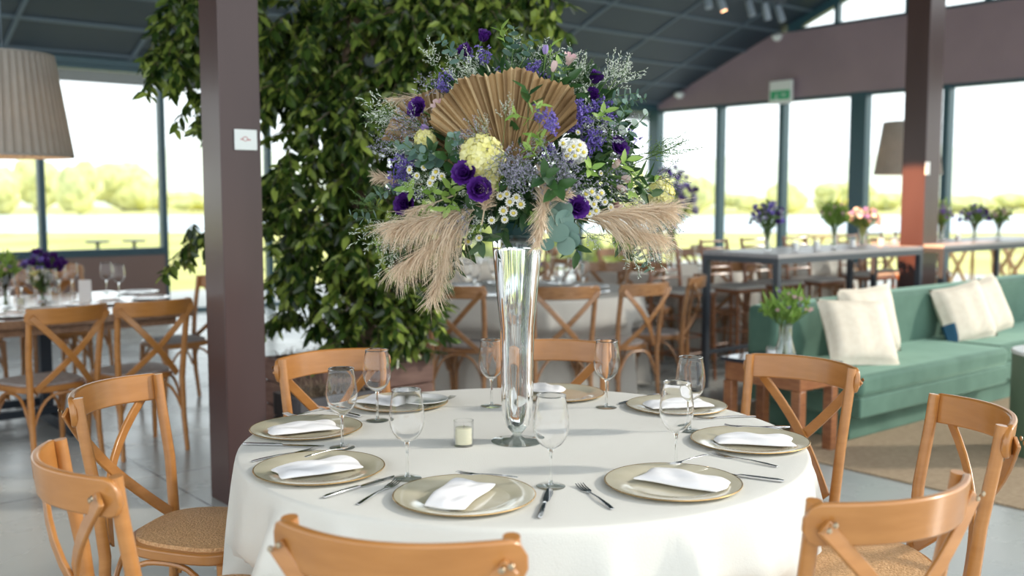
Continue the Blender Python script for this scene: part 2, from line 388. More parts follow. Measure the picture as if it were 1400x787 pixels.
# outside
g = MB(); g.wg(-80, 200, -260, GG-.1, -.34, -.30); g.wg(WG+.1, 200, GG-.1, 60, -.34, -.30); struct('ground', g, M['lawn'], smooth=False)
g = MB(); g.wg(-8, WG+.1, GG-3.2, GG-.1, -.10, -.02); g.wg(WG+.1, WG+5.5, GG-3.2, 2, -.10, -.02); struct('terrace_floor', g, M['paving'], smooth=False)
lk = MB(); lk.add([(-150,50,-.27),(190,50,-.27),(230,100,-.27),(-190,100,-.27)], [(0,1,2,3)]); struct('lake', lk, M['lake'], smooth=False)
hl = MB(); nseg = 60
vs = []
for i in range(nseg+1):
    x = -260+520*i/nseg; h = 9+4*math.sin(i*.35)+2.5*math.sin(i*.9+1)
    for (yy, zz) in ((205, -.3), (225, h*.7), (250, h), (300, -.3)): vs.append((x, yy+6*math.sin(i*.5), zz))
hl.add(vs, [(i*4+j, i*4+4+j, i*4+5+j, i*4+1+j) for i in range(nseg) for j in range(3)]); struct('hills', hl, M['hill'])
# ------------------------------------------------------------------ cross-back chair
def seat_outline(n=40, sc_=1.0, ex=3.2):
    pts = []
    for i in range(n):
        a = 2*PI*i/n; c, s = math.cos(a), math.sin(a)
        y = .205*math.copysign(abs(s)**(2/ex), s); wd = .205 + .025*(y/.205)
        x = wd*math.copysign(abs(c)**(2/ex), c); pts.append((x*sc_, y*sc_))
    return pts
def plate_mesh(mb, outline, z0, z1, dome=0., rings=1, mi=0):
    n = len(outline); vs = [(x, y, z0) for x, y in outline]
    for k in range(rings+1):
        q = 1-k/(rings+1) if k else 1
        vs += [(x*q, y*q, z1+dome*(1-q*q)) for x, y in outline]
    fs = [tuple(reversed(range(n)))]
    for k in range(rings+1):
        fs += [(k*n+i, k*n+(i+1) % n, (k+1)*n+(i+1) % n, (k+1)*n+i) for i in range(n)]
    fs.append(tuple(range((rings+1)*n, (rings+2)*n)))
    return mb.add(vs, fs, mi)
def bow(p0, p1, bulge, k=9):
    p0, p1 = V(p0), V(p1); return [p0.lerp(p1, i/(k-1)) + V(bulge)*math.sin(PI*i/(k-1)) for i in range(k)]
def make_chair(name, wood, pad, detail=True):
    r = empty(name, (0,0,0))
    plate_mesh(MB(), seat_outline(), .425, .458).build('seat', wood, r, bevel=.006)
    plate_mesh(MB(), [(x*.90, y*.90+.004) for x, y in seat_outline()], .456, .470, .012, 3).build('woven_seat_pad', pad, r)
    for s in (-1, 1):
        MB().tube([(s*.190,-.250,0),(s*.186,-.225,.20),(s*.186,-.215,.42),(s*.196,-.232,.62),(s*.202,-.262,.80),(s*.204,-.272,.884)], [.0135,.0155,.0175,.0170,.0165,.0155], 12).build('leg', wood, r)
        MB().tube([(s*.192,.160,.43),(s*.197,.168,.25),(s*.205,.185,0)], [.0185,.017,.0125], 12).build('leg', wood, r)
    # bentwood top rail
    K = 41; pts = []; wd = []; td = []; ws = []; ts = []
    for i in range(K):
        u = -1+2*i/(K-1); x = .230*u; y = -.268-.095*(1-u*u)
        pts.append((x, y, .842+.004*(1-u*u))); ws.append(.086*math.sqrt(1-.93*(max(0, abs(u)-.9)/.1)**2)); ts.append(.018)
        tt = V((.230, .190*u, 0)).normalized(); td.append(V((-tt.y, tt.x, 0))); wd.append(V((0, -.12, 1)).normalized())
    rail = MB().strip(pts, wd, ws, td, ts).build('back_rail', wood, r, bevel=.005)
    for s in (-1, 1):
        a = (s*.214, -.306, .845); b_ = (-s*.158, -.214, .447); off = s*.006
        p = bow(a, b_, (0, -.055+off, 0), 11)
        d = (V(b_)-V(a)).normalized(); wv = d.cross(V((0, 1, 0))).normalized()
        MB().strip(p, wv, .034, V((0,1,0)), .011).build('cross_slat', wood, r, bevel=.003)
        if detail:
            for dx in (-.010, .010):
                MB().lathe([(0,.0035),(.005,.003),(.0062,0)], 10).build('screw', M['chrome'], rail).matrix_local = Matrix.Translation((s*.208+dx*.8, -.322, .846+dx*.4)) @ Matrix.Rotation(PI/2, 4, 'X')
    arc = lambda a, b_, z0, z1: [V((a[0]+(b_[0]-a[0])*u, a[1]+(b_[1]-a[1])*u, z0+(z1-z0)*(1-abs(2*u-1)**3.2))) for u in [i/14 for i in range(15)]]
    for s in (-1, 1):
        MB().tube(arc((s*.186,-.205), (s*.192,.150), .24, .418), .0085, 8).build('brace', wood, r)
    MB().tube(arc((-.180,-.215), (.180,-.215), .24, .418), .0085, 8).build('brace', wood, r)
    MB().tube(arc((-.188,.160), (.188,.160), .24, .418), .0085, 8).build('brace', wood, r)
    return r
honey = Proto(make_chair('cross_back_chair', M['wood'], M['cane']))
CT = V((.03, 2.88, 0)); RT = .80
CHAIRS = []
def seat_at(proto, c, phi, dist, label, group, turn=0, tilt=None):
    """chair whose back is at distance dist from c, phi degrees from the side facing the entrance"""
    a = math.radians(phi); d = V((-math.sin(a), -math.cos(a), 0))      # outward
    back = V(c)+d*dist; rz = math.atan2(-d.y, -d.x)-PI/2 + math.radians(turn)
    fwd = V((math.cos(rz+PI/2), math.sin(rz+PI/2), 0)); org = back + fwd*.275
    CHAIRS.append((org.x, org.y, rz)); return proto.place((org.x, org.y, 0), rz, label, group, 'chair')
GRP = 'honey wood cross-back chairs round the dressed table'
seats8 = [
 (11.1, 1.19, -3.3, 'honey wood cross-back chair cut by the bottom edge, before the round table'),
 (54.5, 1.19, 3, 'honey wood cross-back chair nearest the lower left corner of the picture'),
 (97.5, 1.23, -5, 'honey wood chair with woven seat in view, left of table near the dark column'),
 (139, 1.03, -4, 'honey wood cross-back chair behind the table, in front of the wooden planter'),
 (187, 1.06, 6, 'honey wood cross-back chair behind the table, half hidden by the glass vase'),
 (237.4, 1.15, 8, 'honey wood cross-back chair between the round table and the wooden side table'),
 (278.5, 1.21, 8.5, 'honey wood cross-back chair right of the table, glossy rail seen over the jute rug'),
 (322, 1.165, -9, 'honey wood cross-back chair at the lower right, woven seat behind its curved rail'),
]
for ph, dd, tn, lb in seats8: seat_at(honey, CT, ph, dd, lb, GRP, tn)

# ------------------------------------------------------------------ round table and its cloth
def table_cloth(name, c, R, h, m, label, group=None, seed=0, folds=25, amp=.038, flare=.075):
    rnd = random.Random(seed); n = 240; CH = [q for q in CHAIRS if (q[0]-c[0])**2+(q[1]-c[1])**2 < (R+.6)**2]
    ph = [rnd.uniform(0, 2*PI) for _ in range(6)]
    fr = [folds, folds-5, folds+6, 5, 31]; am = [1, .7, .45, .5, .2]
    def wave(a): t = sum(am[k]*math.sin(fr[k]*a+ph[k]) for k in range(5))/1.9; return t*abs(t)**.3+.35*max(0, t)**3
    vs = [(0, 0, h)]; prof = [(R*.5, h, 0), (R-.05, h, 0), (R-.012, h, 0), (R-.003, h-.003, 0), (R, h-.012, 0), (R+.004, h-.03, .03)]
    for k in range(1, 15): 
        q = k/14; prof.append((R+.004+flare*q**.9, h-.03-(h-.045)*q, min(1, .22+q*3)))
    for r, z, q in prof:
        for j in range(n):
            a = 2*PI*j/n; wv = wave(a); rr = r + amp*q*(wv if wv > -.35 else -.35)
            z_ = z
            if z < .60:      # the drape gives way where a chair seat is pushed against it
                for cx_, cy_, rz_ in CH:
                    fx, fy = -math.sin(rz_), math.cos(rz_); k = 0; lim = .27+.0*z
                    while k < 25:
                        dx, dy = c[0]+rr*math.cos(a)-cx_, c[1]+rr*math.sin(a)-cy_; ly = dx*fx+dy*fy; lx = dx*fy-dy*fx
                        edge = .225 if z < .50 else .225-(z-.50)*4
                        if abs(lx) < .27 and ly < edge - .6*max(0, abs(lx)-.20)**1 and ly > -.25: rr -= .015; k += 1
                        else: break
            vs.append((rr*math.cos(a), rr*math.sin(a), z_))
    fs = [(0, 1+j, 1+(j+1) % n) for j in range(n)]
    fs += [(1+i*n+j, 1+(i+1)*n+j, 1+(i+1)*n+(j+1) % n, 1+i*n+(j+1) % n) for i in range(len(prof)-1) for j in range(n)]
    o = MB().add(vs, fs).build(name, m, None, ang=180, loc=(c[0], c[1], 0))
    s = o.modifiers.new('thick', 'SOLIDIFY'); s.thickness = .0015; s.offset = -1
    return tag(o, label, 'tablecloth', group)
TZ = .758
tb = empty('round_table', (CT.x, CT.y, 0), 0, 'round banquet table hidden under the long off-white cloth', 'table')
MB().lathe([(0,.728),(RT-.012,.728),(RT-.008,.735),(RT-.008,.748),(RT-.014,.754),(0,.754)], 64).build('tabletop', M['tablewood'], tb)
for i in range(4):
    a = PI/4+i*PI/2; MB().tube([(.5*math.cos(a), .5*math.sin(a), .73), (.55*math.cos(a), .55*math.sin(a), 0)], .02, 8).build('leg', M['darksteel'], tb)
table_cloth('tablecloth', CT, RT, TZ, M['cloth'], 'off-white floor-length linen cloth on the round table with the tall glass vase', seed=5)

# ------------------------------------------------------------------ tableware
def make_plate(name, m, R=.165, rim=True):
    r = empty(name, (0,0,0))
    MB().lathe([(0,.003),(R*.62,.003),(R*.66,.0035),(R*.70,.006),(R*.985,.0115),(R,.0115),(R*1.0,.0095),(R*.70,.001),(0,0)], 72).build('plate_body', m, r, ang=50)
    if rim: MB().lathe([(R*.985,.0118),(R*1.0,.0120),(R*1.006,.0108),(R*1.0,.0092)], 72, closed=True).build('gilt_edge', M['gold'], r)
    return r
charger = Proto(make_plate('charger_plate', M['charger']))
def make_glass():
    r = empty('wine_glass', (0,0,0))
    MB().lathe([(0,0),(.034,0),(.0355,.0012),(.034,.0025),(.012,.0045),(0,.006)], 40).build('foot', M['foot'], r)
    MB().lathe([(.0075,.0055),(.0050,.009),(.0038,.018),(.0034,.05),(.0040,.082),(.0068,.0922)], 20).build('stem', M['rglass'], r)
    outer = [(.005,.0925),(.014,.0955),(.026,.104),(.036,.118),(.0425,.136),(.0440,.152),(.0425,.172),(.0390,.196),(.0352,.2205),(.0350,.2225)]
    MB().lathe(outer, 40).v
    b = MB(); n = 40; vs = []
    for r_, z in outer:
        for j in range(n): a = 2*PI*j/n; vs.append((r_*math.cos(a), r_*math.sin(a), z))
    inn = [(max(0, q-.0011), z+(.0016 if i < 3 else .0003)) for i, (q, z) in enumerate(outer)]
    MB().lathe([(0,.0925)]+outer+[(.0345,.2230)]+list(reversed(inn))[1:]+[(0,.0945)], 48).build('bowl', M['bowl'], r, ang=180)
    MB().lathe([(.0340,.2222),(.0350,.2234),(.0359,.2222),(.0350,.2208)], 40, closed=True).build('rim', M['rglass'], r, ang=180)
    return r
wg_ = Proto(make_glass())
def make_fork(L=.20):
    r = empty('fork', (0,0,0)); s = L/.20
    p = [(0,-.10,.003),(0,-.07,.005),(0,-.02,.006),(0,.025,.004),(0,.038,.003)]
    MB().strip([V(q)*s for q in p], V((1,0,0)), [.010*s,.0105*s,.006*s,.005*s,.012*s], V((0,0,1)), .0022).build('handle', M['steel'], r, bevel=.0008)
    h = MB(); h.strip([V((0,.038,.003))*s, V((0,.048,.0022))*s, V((0,.056,.0022))*s], V((1,0,0)), [.012*s,.022*s,.023*s], V((0,0,1)), .0018)
    for k in range(4):
        x = (-.0098+.00653*k)*s; h.strip([V((x,.055*s,.0022*s)), V((x,.08*s,.0032*s)), V((x,.10*s,.007*s))], V((1,0,0)), [.0035*s,.0032*s,.0016*s], V((0,0,1)), .0016)
    h.build('tines', M['steel'], r)
    return r
def make_knife():
    r = empty('table_knife', (0,0,0))
    MB().strip([(0,-.115,.004),(0,-.10,.0045),(0,-.03,.0045),(0,-.008,.0045),(0,.0,.004)], V((1,0,0)), [.008,.012,.010,.008,.007], V((0,0,1)), [.004,.006,.006,.006,.003]).build('handle', M['steel'], r, bevel=.001)
    MB().strip([(0,0,.003),(.001,.02,.003),(.002,.07,.003),(.001,.10,.003),(-.003,.118,.003)], V((1,0,0)), [.010,.017,.019,.014,.003], V((0,0,1)), .0015).build('blade', M['steel'], r)
    return r
fork = Proto(make_fork()); knife = Proto(make_knife()); sfork = Proto(make_fork(.155))
def napkin(name, L, W_, seed, loc, rz, label, group):
    rnd = random.Random(seed); b = MB(); nx, ny = 16, 10; vs = []
    ph = [rnd.uniform(0, 6) for _ in range(4)]
    for side in (1, 0):
        for i in range(nx+1):
            for j in range(ny+1):
                u = i/nx*2-1; v = j/ny*2-1
                x = u*L/2 + .005*math.sin(3*v+ph[0]); y = v*W_/2*(1-.08*u*math.sin(ph[1])) + .003*math.sin(4*u+ph[2])
                e = (1-abs(u)**6)*(1-abs(v)**6)
                z = (.005+.009*e + .003*math.sin(6*u+3*v+ph[3])*e) if side else .0+.001*e
                if side and v > -.15: z += .005*(1-abs(u)**8)
                vs.append((x, y, z))
    m_ = (nx+1)*(ny+1); q = lambda s, i, j: s*m_+i*(ny+1)+j
    fs = []
    for i in range(nx):
        for j in range(ny):
            fs.append((q(0,i,j), q(0,i+1,j), q(0,i+1,j+1), q(0,i,j+1))); fs.append((q(1,i,j), q(1,i,j+1), q(1,i+1,j+1), q(1,i+1,j)))
    for i in range(nx): fs += [(q(0,i,0), q(1,i,0), q(1,i+1,0), q(0,i+1,0)), (q(0,i,ny), q(0,i+1,ny), q(1,i+1,ny), q(1,i,ny))]
    for j in range(ny): fs += [(q(0,0,j), q(0,0,j+1), q(1,0,j+1), q(1,0,j)), (q(0,nx,j), q(1,nx,j), q(1,nx,j+1), q(0,nx,j+1))]
    o = b.add(vs, fs).build(name, M['napkin'], None, ang=60, loc=loc); o.rotation_euler = (0, 0, rz); o.modifiers.new('s', 'SUBSURF').render_levels = 1
    return tag(o, label, 'napkin', group)
def two(p, q, Z):
    a, b_ = at(*p, Z), at(*q, Z); c = (a+b_)/2; return c, math.atan2((b_-a).y, (b_-a).x), (b_-a).length
where = ['at the front of the table before the cut-off chair', 'at the front left of the table', 'at the left edge, nearest the column',
         'at the back left, below the chair by the planter', 'at the back of the table behind the glass vase', 'at the back right, beyond two close-standing glasses',
         'at the right edge of the table', 'at the front right of the table']
plates = [(635,681),(437,643.5),(419,588),(545,553),(762,540),(925,557),(1025,605),(920,663)]
for (x, y), wh in zip(plates, where):
    p = at(x, y, TZ); charger.place((p.x, p.y, TZ+.0005), 0, 'olive-beige charger plate with gilt edge ' + wh, 'charger plates on the round table', 'plate')
naps = [((604,690),(648,655)),((376,645),(492,628)),((367,587),(460,578)),((500,543),(548,548)),((728,528),(756,531)),((884,552),(968,548)),((972,597),(1091,601)),((876,643),(996,663))]
nw = [.105,.10,.09,.10,.10,.10,.09,.10]
for i, ((p, q), wh) in enumerate(zip(naps, where)):
    c, a, L = two(p, q, TZ+.02); L = max(.16, min(.215, L))
    if i == 4: L = .15
    napkin('napkin', L, nw[i], i, (c.x, c.y, TZ+.0105), a, 'folded white napkin on the charger ' + wh, 'folded napkins')
pl = make_plate('side_plate', M['plate'], .085, False); c = at(578, 549, TZ+.012); pl.location = (c.x, c.y, TZ+.013)
tag(pl, 'small white plate on the charger at the back left, beside its napkin', 'plate')
glasses = [((468,612), 'wine glass left of centre, in front of the charger nearest the column'), ((516,575), 'wine glass at the back left, before the chair by the planter'),
           ((557,654), 'wine glass between the two front left chargers, left of the candle'), ((672,555), 'wine glass just left of the tall vase at the back'),
           ((829,557), 'wine glass standing alone at the back, right of the vase'), ((943,589), 'rear one of the two wine glasses standing close together on the right'),
           ((924,640), 'front one of the two wine glasses standing close together on the right'), ((753,665), 'wine glass in the middle front, right of the vase foot')]
for i, ((x, y), lb) in enumerate(glasses):
    p = at(x, y, TZ); wg_.place((p.x, p.y, TZ+.0005), i, 'clear ' + lb, 'wine glasses on the round table', 'glass', scale=1.0)
def lay(proto, tip, end, label, group, cat, z=0.0):
    a, b_ = at(*end, TZ), at(*tip, TZ); c = (a+b_)/2; d = b_-a
    proto.place((c.x, c.y, TZ+z), math.atan2(d.y, d.x)-PI/2, label, group, cat)
for t_, e_, lb in [((548,657),(486,693),'left of the front charger, tines to the wine glass'), ((786,660),(844,702),'between the front charger and the front right charger'),
                   ((440,613),(338,633),'behind the front left charger, handle to the table edge'), ((392,567),(448,577),'at the far left edge behind the charger nearest the column'),
                   ((617,544),(580,556),'beside the charger at the back left'), ((812,540),(788,549),'beside the charger behind the vase'),
                   ((958,573),(1026,570),'between the two right-hand chargers at the back'), ((964,619),(1072,641),'between the charger on the right edge and the front right charger')]:
    lay(fork, t_, e_, 'steel dinner fork ' + lb, 'dinner forks', 'fork')
for t_, e_, lb in [((752,668),(738,710),'right of the front charger, below a wine glass'), ((543,651),(438,683),'between the front charger and the front left charger'),
                   ((444,611),(330,608),'between the charger nearest the column and the front left one'), ((434,556),(494,571),'left of the charger at the back left'),
                   ((845,553),(900,540),'left of the charger at the back right'), ((982,588),(1076,585),'behind the napkin at the right edge of the table'), ((958,645),(1060,658),'right of the front right charger')]:
    lay(knife, t_, e_, 'steel table knife ' + lb, 'table knives', 'knife')
for t_, e_, lb in [((632,664),(700,670),'on the napkin of the front charger'), ((468,628),(430,638),'on the napkin of the front left charger'), ((456,572),(414,580),'on the napkin nearest the column'),
                   ((1005,597),(1050,600),'on the napkin at the right edge of the table'), ((921,651),(960,640),'on the napkin of the front right charger')]:
    lay(sfork, t_, e_, 'small steel dessert fork ' + lb, 'dessert forks', 'fork', .030)

# candle in a glass
cp = at(634, 609, TZ); cd = empty('votive_candle', (cp.x, cp.y, TZ+.0005), 0, 'cream candle in a small clear glass on the white cloth', 'candle')
MB().lathe([(0,0),(.0265,0),(.0275,.002),(.0285,.072),(.0262,.072),(.0255,.006),(0,.006)], 40).build('glass_cup', M['glass'], cd)
MB().lathe([(0,.0065),(.0235,.0065),(.0235,.050),(.020,.052),(0,.050)], 32).build('wax', M['wax'], cd)
MB().tube([(0,0,.050),(.001,0,.058)], .0009, 5).build('wick', M['bark'], cd)

# ------------------------------------------------------------------ tall vase
vx, vy = at(707, 603, TZ).x, at(707, 603, TZ).y
vs_ = empty('trumpet_vase', (vx, vy, TZ+.0005), 0, 'tall clear glass vase filled with water on a round foot, table centre', 'vase')
VP = [(.016,.028),(.012,.020),(.020,.0105),(.060,.004),(.0735,.0025),(.0735,0),(0,0)]
outer = [(.020,.031),(.033,.047),(.041,.075),(.0450,.115),(.0462,.17),(.0470,.25),(.0490,.33),(.0570,.41),(.0635,.485),(.0690,.545),(.0715,.588)]
inner = [(r-.0035, z+(.004 if i < 2 else 0)) for i, (r, z) in enumerate(outer)]
MB().lathe([(0,.032)]+[(.0145,.0335)]+inner[1:]+[(.0700,.5895)]+list(reversed(outer))+[(.016,.028)], 64).build('vase_body', M['rglass'], vs_, ang=60)
MB().lathe([(0,0),(.0735,0),(.0738,.002),(.060,.0045),(.020,.010),(.012,.020),(.017,.0275),(0,.0275)], 56).build('foot', M['foot'], vs_, ang=60)
wi = [(r+.0004, z) for r, z in inner if z < .55]
MB().lathe([(0,.0325),(.0148,.0338)]+wi[1:]+[(.0662,.552),(0,.552)], 64).build('water', M['water'], vs_, ang=60)
# ------------------------------------------------------------------ flower arrangement
BC = V((.035, 2.88, 1.565)); BR = V((.36, .34, .31))
fa = empty('flower_arrangement', tuple(BC), 0, 'large arrangement of purple, cream and dried flowers with pleated palm fan on the tall vase', 'flower arrangement')
def surf(px, py, k=1.0):
    "point on the front of the bouquet's rounded body, in the arrangement's own coordinates; k scales the depth"
    y = BC.y
    for _ in range(4):
        p = aty(px, py, y); q = p-BC
        rho = (q.x/(BR.x*1.06))**2+(q.z/(BR.z*1.06))**2
        y = BC.y - BR.y*k*math.sqrt(max(.0, 1-rho)) if rho < 1 else BC.y
    p = aty(px, py, y)-BC; n = V((p.x/BR.x**2, p.y/BR.y**2, p.z/BR.z**2)).normalized()
    return p, n
def orient(n, roll=0):
    return n.to_track_quat('Z', 'Y').to_matrix().to_4x4() @ Matrix.Rotation(roll, 4, 'Z')
def put(o, p, n, roll=0, s=1.0):
    o.matrix_local = Matrix.Translation(p) @ orient(n, roll) @ Matrix.Scale(s, 4); return o
class Bloom:
    "flower built along +Z; first put uses the built meshes, later ones copy them with their sub-parts"
    def __init__(s, fn): s.fn = fn; s.o = None
    def put(s, p, n, roll=0, sc_=1.0, parent=None):
        if s.o is None: s.o = s.fn(); o = s.o; s.k = kids(o)
        else:
            o = s.o.copy(); col.objects.link(o)
            for k in s.k: c = k.copy(); col.objects.link(c); c.parent = o
        o.parent = parent or fa; put(o, p, n, roll, sc_); return o
rb = random.Random(11)
def petal(mb, az, base_r, L, Wd, tilt, curl, z0=0., n=5, m=5, ruf=.0):
    "petal rising from the centre: tilt 0 = upright, 90 = flat"
    R = Matrix.Rotation(az, 3, 'Z'); vs = []; ph = rb.uniform(0, 6)
    for i in range(n):
        u = i/(n-1); tl = math.radians(tilt)+curl*u
        r = base_r + sum(math.sin(math.radians(tilt)+curl*q/8*u)*L*u/8 for q in range(8)); z = z0 + sum(math.cos(math.radians(tilt)+curl*q/8*u)*L*u/8 for q in range(8))
        w_ = Wd*(math.sin(PI*(.12+.68*u))**.8)
        for j in range(m):
            v = -1+2*j/(m-1); rr = r - .25*w_*v*v*math.cos(tl) + ruf*math.sin(5*v+ph)*u
            vs.append(R @ V((rr, w_*v*.5, z + .2*w_*v*v*math.sin(tl)*.6 + ruf*math.cos(6*v+ph)*u)))
    mb.add(vs, [(i*m+j, i*m+j+1, (i+1)*m+j+1, (i+1)*m+j) for i in range(n-1) for j in range(m-1)])
def lisianthus(openness=1.0):
    b = MB()
    for k in range(6): petal(b, k*2*PI/6, .003, .034, .036, 34*openness, .55*openness, ruf=.0018)
    for k in range(5): petal(b, k*2*PI/5+.5, .002, .030, .031, 20*openness, .35*openness, .002, ruf=.0015)
    for k in range(5): petal(b, k*2*PI/5+.1, .001, .025, .024, 10*openness, .1, .004, ruf=.001)
    for k in range(3): petal(b, k*2*PI/3+.9, .0, .020, .016, 4, 0, .005)
    o = b.build('purple_lisianthus', M['purple'])
    s = MB(); s.tube([(0,0,-.10),(.004,0,-.05),(0,0,.004)], [.0016,.0018,.004], 6)
    for k in range(5): s.leaf((0,0,0), (math.cos(k*1.256), math.sin(k*1.256), .6), (0,0,-1), .016, .004)
    s.build('stem', M['green'], o); return o
def bud(m='purple', name='lisianthus_bud'):
    b = MB()
    for k in range(4): petal(b, k*PI/2, .004, .030, .022, 8, -.35)
    o = b.build(name, M[m]); MB().tube([(0,0,-.08),(.003,0,-.03),(0,0,.004)], [.0014,.0016,.005], 6).build('stem', M['green'], o); return o
def hydrangea(R=.052, nfl=110, m='cream', name='cream_hydrangea'):
    b = MB(); ga = PI*(3-5**.5)
    for i in range(nfl):
        z = 1-1.35*i/nfl; r = math.sqrt(max(0, 1-z*z)); d = V((r*math.cos(ga*i), r*math.sin(ga*i), z)); c = d*R*(1+rb.uniform(-.08,.1)); Q = orient(d, rb.uniform(0, 6)).to_3x3()
        for k in range(4):
            a = k*PI/2; e = V((math.cos(a), math.sin(a), .18)); f = V((-math.sin(a), math.cos(a), 0)); s = .0150*rb.uniform(.8, 1.15)
            q = [V((0,0,0)), e*s*.5+f*s*.5, e*s+f*s*.22+V((0,0,.001)), e*s-f*s*.22+V((0,0,.001)), e*s*.5-f*s*.5]
            b.add([c+Q @ x for x in q], [(0,1,2,3,4)] if False else [(0,1,2),(0,2,3),(0,3,4)])
    o = b.build(name, M[m], ang=20); MB().tube([(0,0,-.12),(0,0,-.02)], .003, 6).build('stem', M['green'], o)
    return o
def spray(m, name, h=.13, nb=9, fl=9, spread=.055, fs=.0045, seed=0, thick=.0022, stem='green', fdir=.5):
    rr = random.Random(seed); st = MB(); b = MB()
    st.tube([(0,0,-.08),(0,0,0),(rr.uniform(-.01,.01), rr.uniform(-.01,.01), h*.6)], [.0012,.0011,.0008], 4)
    for k in range(nb):
        z0 = h*(.15+.5*k/nb); a = k*2.4+rr.uniform(-.3,.3); sp = spread*rr.uniform(.6,1.1)*(1-.4*k/nb)
        tip = V((sp*math.cos(a), sp*math.sin(a), z0+h*rr.uniform(.25,.5))); base = V((0,0,z0)); mid = (base+tip)/2+V((0,0,-.006))
        P_ = [base, mid, tip]; st.tube(P_, [.0008,.0007,.0005], 3, cap=False)
        for i in range(fl):
            u = .35+.65*i/(fl-1); c = base.lerp(mid, u*2) if u < .5 else mid.lerp(tip, u*2-1)
            d = (tip-base).normalized()*fdir + V((rr.gauss(0,1), rr.gauss(0,1), rr.gauss(0,1)+.4)).normalized(); d.normalize()
            L = fs*rr.uniform(1.3, 2.4); x = d.orthogonal().normalized()*thick*rr.uniform(.6,1.1); y = d.cross(x)
            b.add([c, c+d*L*.6+x, c+d*L*.6-x*.5+y*.87, c+d*L*.6-x*.5-y*.87, c+d*L], [(0,2,1),(0,3,2),(0,1,3),(1,2,4),(2,3,4),(3,1,4)])
    o = b.build(name, M[m], smooth=False); st.build('stem', M[stem], o); return o
def daisy():
    b = MB()
    for k in range(12):
        a = 2*PI*k/12; e = V((math.cos(a), math.sin(a), 0)); f = V((-e.y, e.x, 0))
        b.add([e*.003, e*.007+f*.0022+V((0,0,.001)), e*.0108, e*.007-f*.0022+V((0,0,.001))], [(0,1,2),(0,2,3)])
    o = b.build('daisy', M['white'], smooth=False)
    MB().lathe([(.0042,.0),(.0038,.0018),(.002,.0030),(0,.0033)], 10).build('daisy_centre', M['yellow'], o)
    MB().tube([(0,0,-.05),(0,0,0)], .0007, 4).build('stem', M['green'], o); return o
def alstroemeria():
    b = MB()
    for k in range(6): petal(b, k*PI/3, .002, .040, .015 if k % 2 else .020, 16, .5)
    o = b.build('pink_alstroemeria', M['pink']); MB().tube([(0,0,-.08),(0,0,.006)], [.0015,.003], 6).build('stem', M['green'], o); return o
def eucalyptus(L=.16, n=7, lr=.022, droop=.04, seed=0):
    rr = random.Random(seed); st = MB(); b = MB(); pts = [V((0, droop*(u*u)*-1, L*u)) for u in [i/10 for i in range(-3, 11)]]
    st.tube(pts, .0014, 5)
    for k in range(n):
        u = (k+.6)/n; c = V((0, -droop*u*u, L*u)); s = lr*(1.05-.45*u)
        for sg in (-1, 1):
            a = k*PI/2 + rr.uniform(-.3,.3); d = V((sg*math.cos(a), sg*math.sin(a), .45)).normalized(); nn = V((-d.x*.5+rr.uniform(-.3,.3), -d.y*.5-.35, 1)).normalized(); nn = (nn-d*nn.dot(d)).normalized(); x = d.cross(nn)
            cc = c+d*s*1.05; vs = [cc-nn*s*.08]
            for j in range(12): t_ = 2*PI*j/12; vs.append(cc+(d*math.cos(t_)+x*math.sin(t_)*.95)*s*(1+.06*math.cos(t_)))
            b.add(vs, [(0, 1+j, 1+(j+1) % 12) for j in range(12)])
    o = b.build('eucalyptus_sprig', M['euc'], ang=60); st.build('stem', M['green'], o); return o
def pampas(L=.2, n=420, w_=.05, grav=.5, seed=0, name='pampas_plume', tip=1.0, out=V((0,0,1))):
    rr = random.Random(seed); b = MB(); st = MB(); st.tube([(0,0,-.05),(0,0,L*.5),(0,-.0,L)], [.0022,.0015,.0008], 5)
    for i in range(int(n*1.35)):
        u = rr.random()**.8; z = L*(.02+.9*u); a = rr.uniform(0, 2*PI); l = L*rr.uniform(.22,.62)*(1-.35*u)
        d = V((math.cos(a)*w_/L*1.4, math.sin(a)*w_/L*1.4, 1)).normalized(); p = V((0,0,z)); pts = [p]; s = 5
        for k in range(s):
            d = (d + V((math.cos(a)*.06, math.sin(a)*.06 - grav*.22, 0)) + V((rr.gauss(0,.10), rr.gauss(0,.10), rr.gauss(0,.05)))).normalized(); p = p+d*l/s; pts.append(p)
        side = d.cross(V((rr.gauss(0,1), rr.gauss(0,1), rr.gauss(0,1)))).normalized()
        vs = []
        for k, q in enumerate(pts): hw = .0010*(1-.75*k/s); vs += [q-side*hw, q+side*hw]
        b.add(vs, [(2*k, 2*k+1, 2*k+3, 2*k+2) for k in range(s)])
        # feathery side hairs
        for k in (2, 3, 4):
            q = pts[k]; e = (d+V((rr.gauss(0,.7), rr.gauss(0,.7), rr.gauss(0,.7)))).normalized()*L*.045
            b.add([q-side*.0005, q+side*.0005, q+e], [(0,1,2)])
    o = b.build(name, M['pampas'], smooth=False); st.build('stem', M['pampas'], o); return o
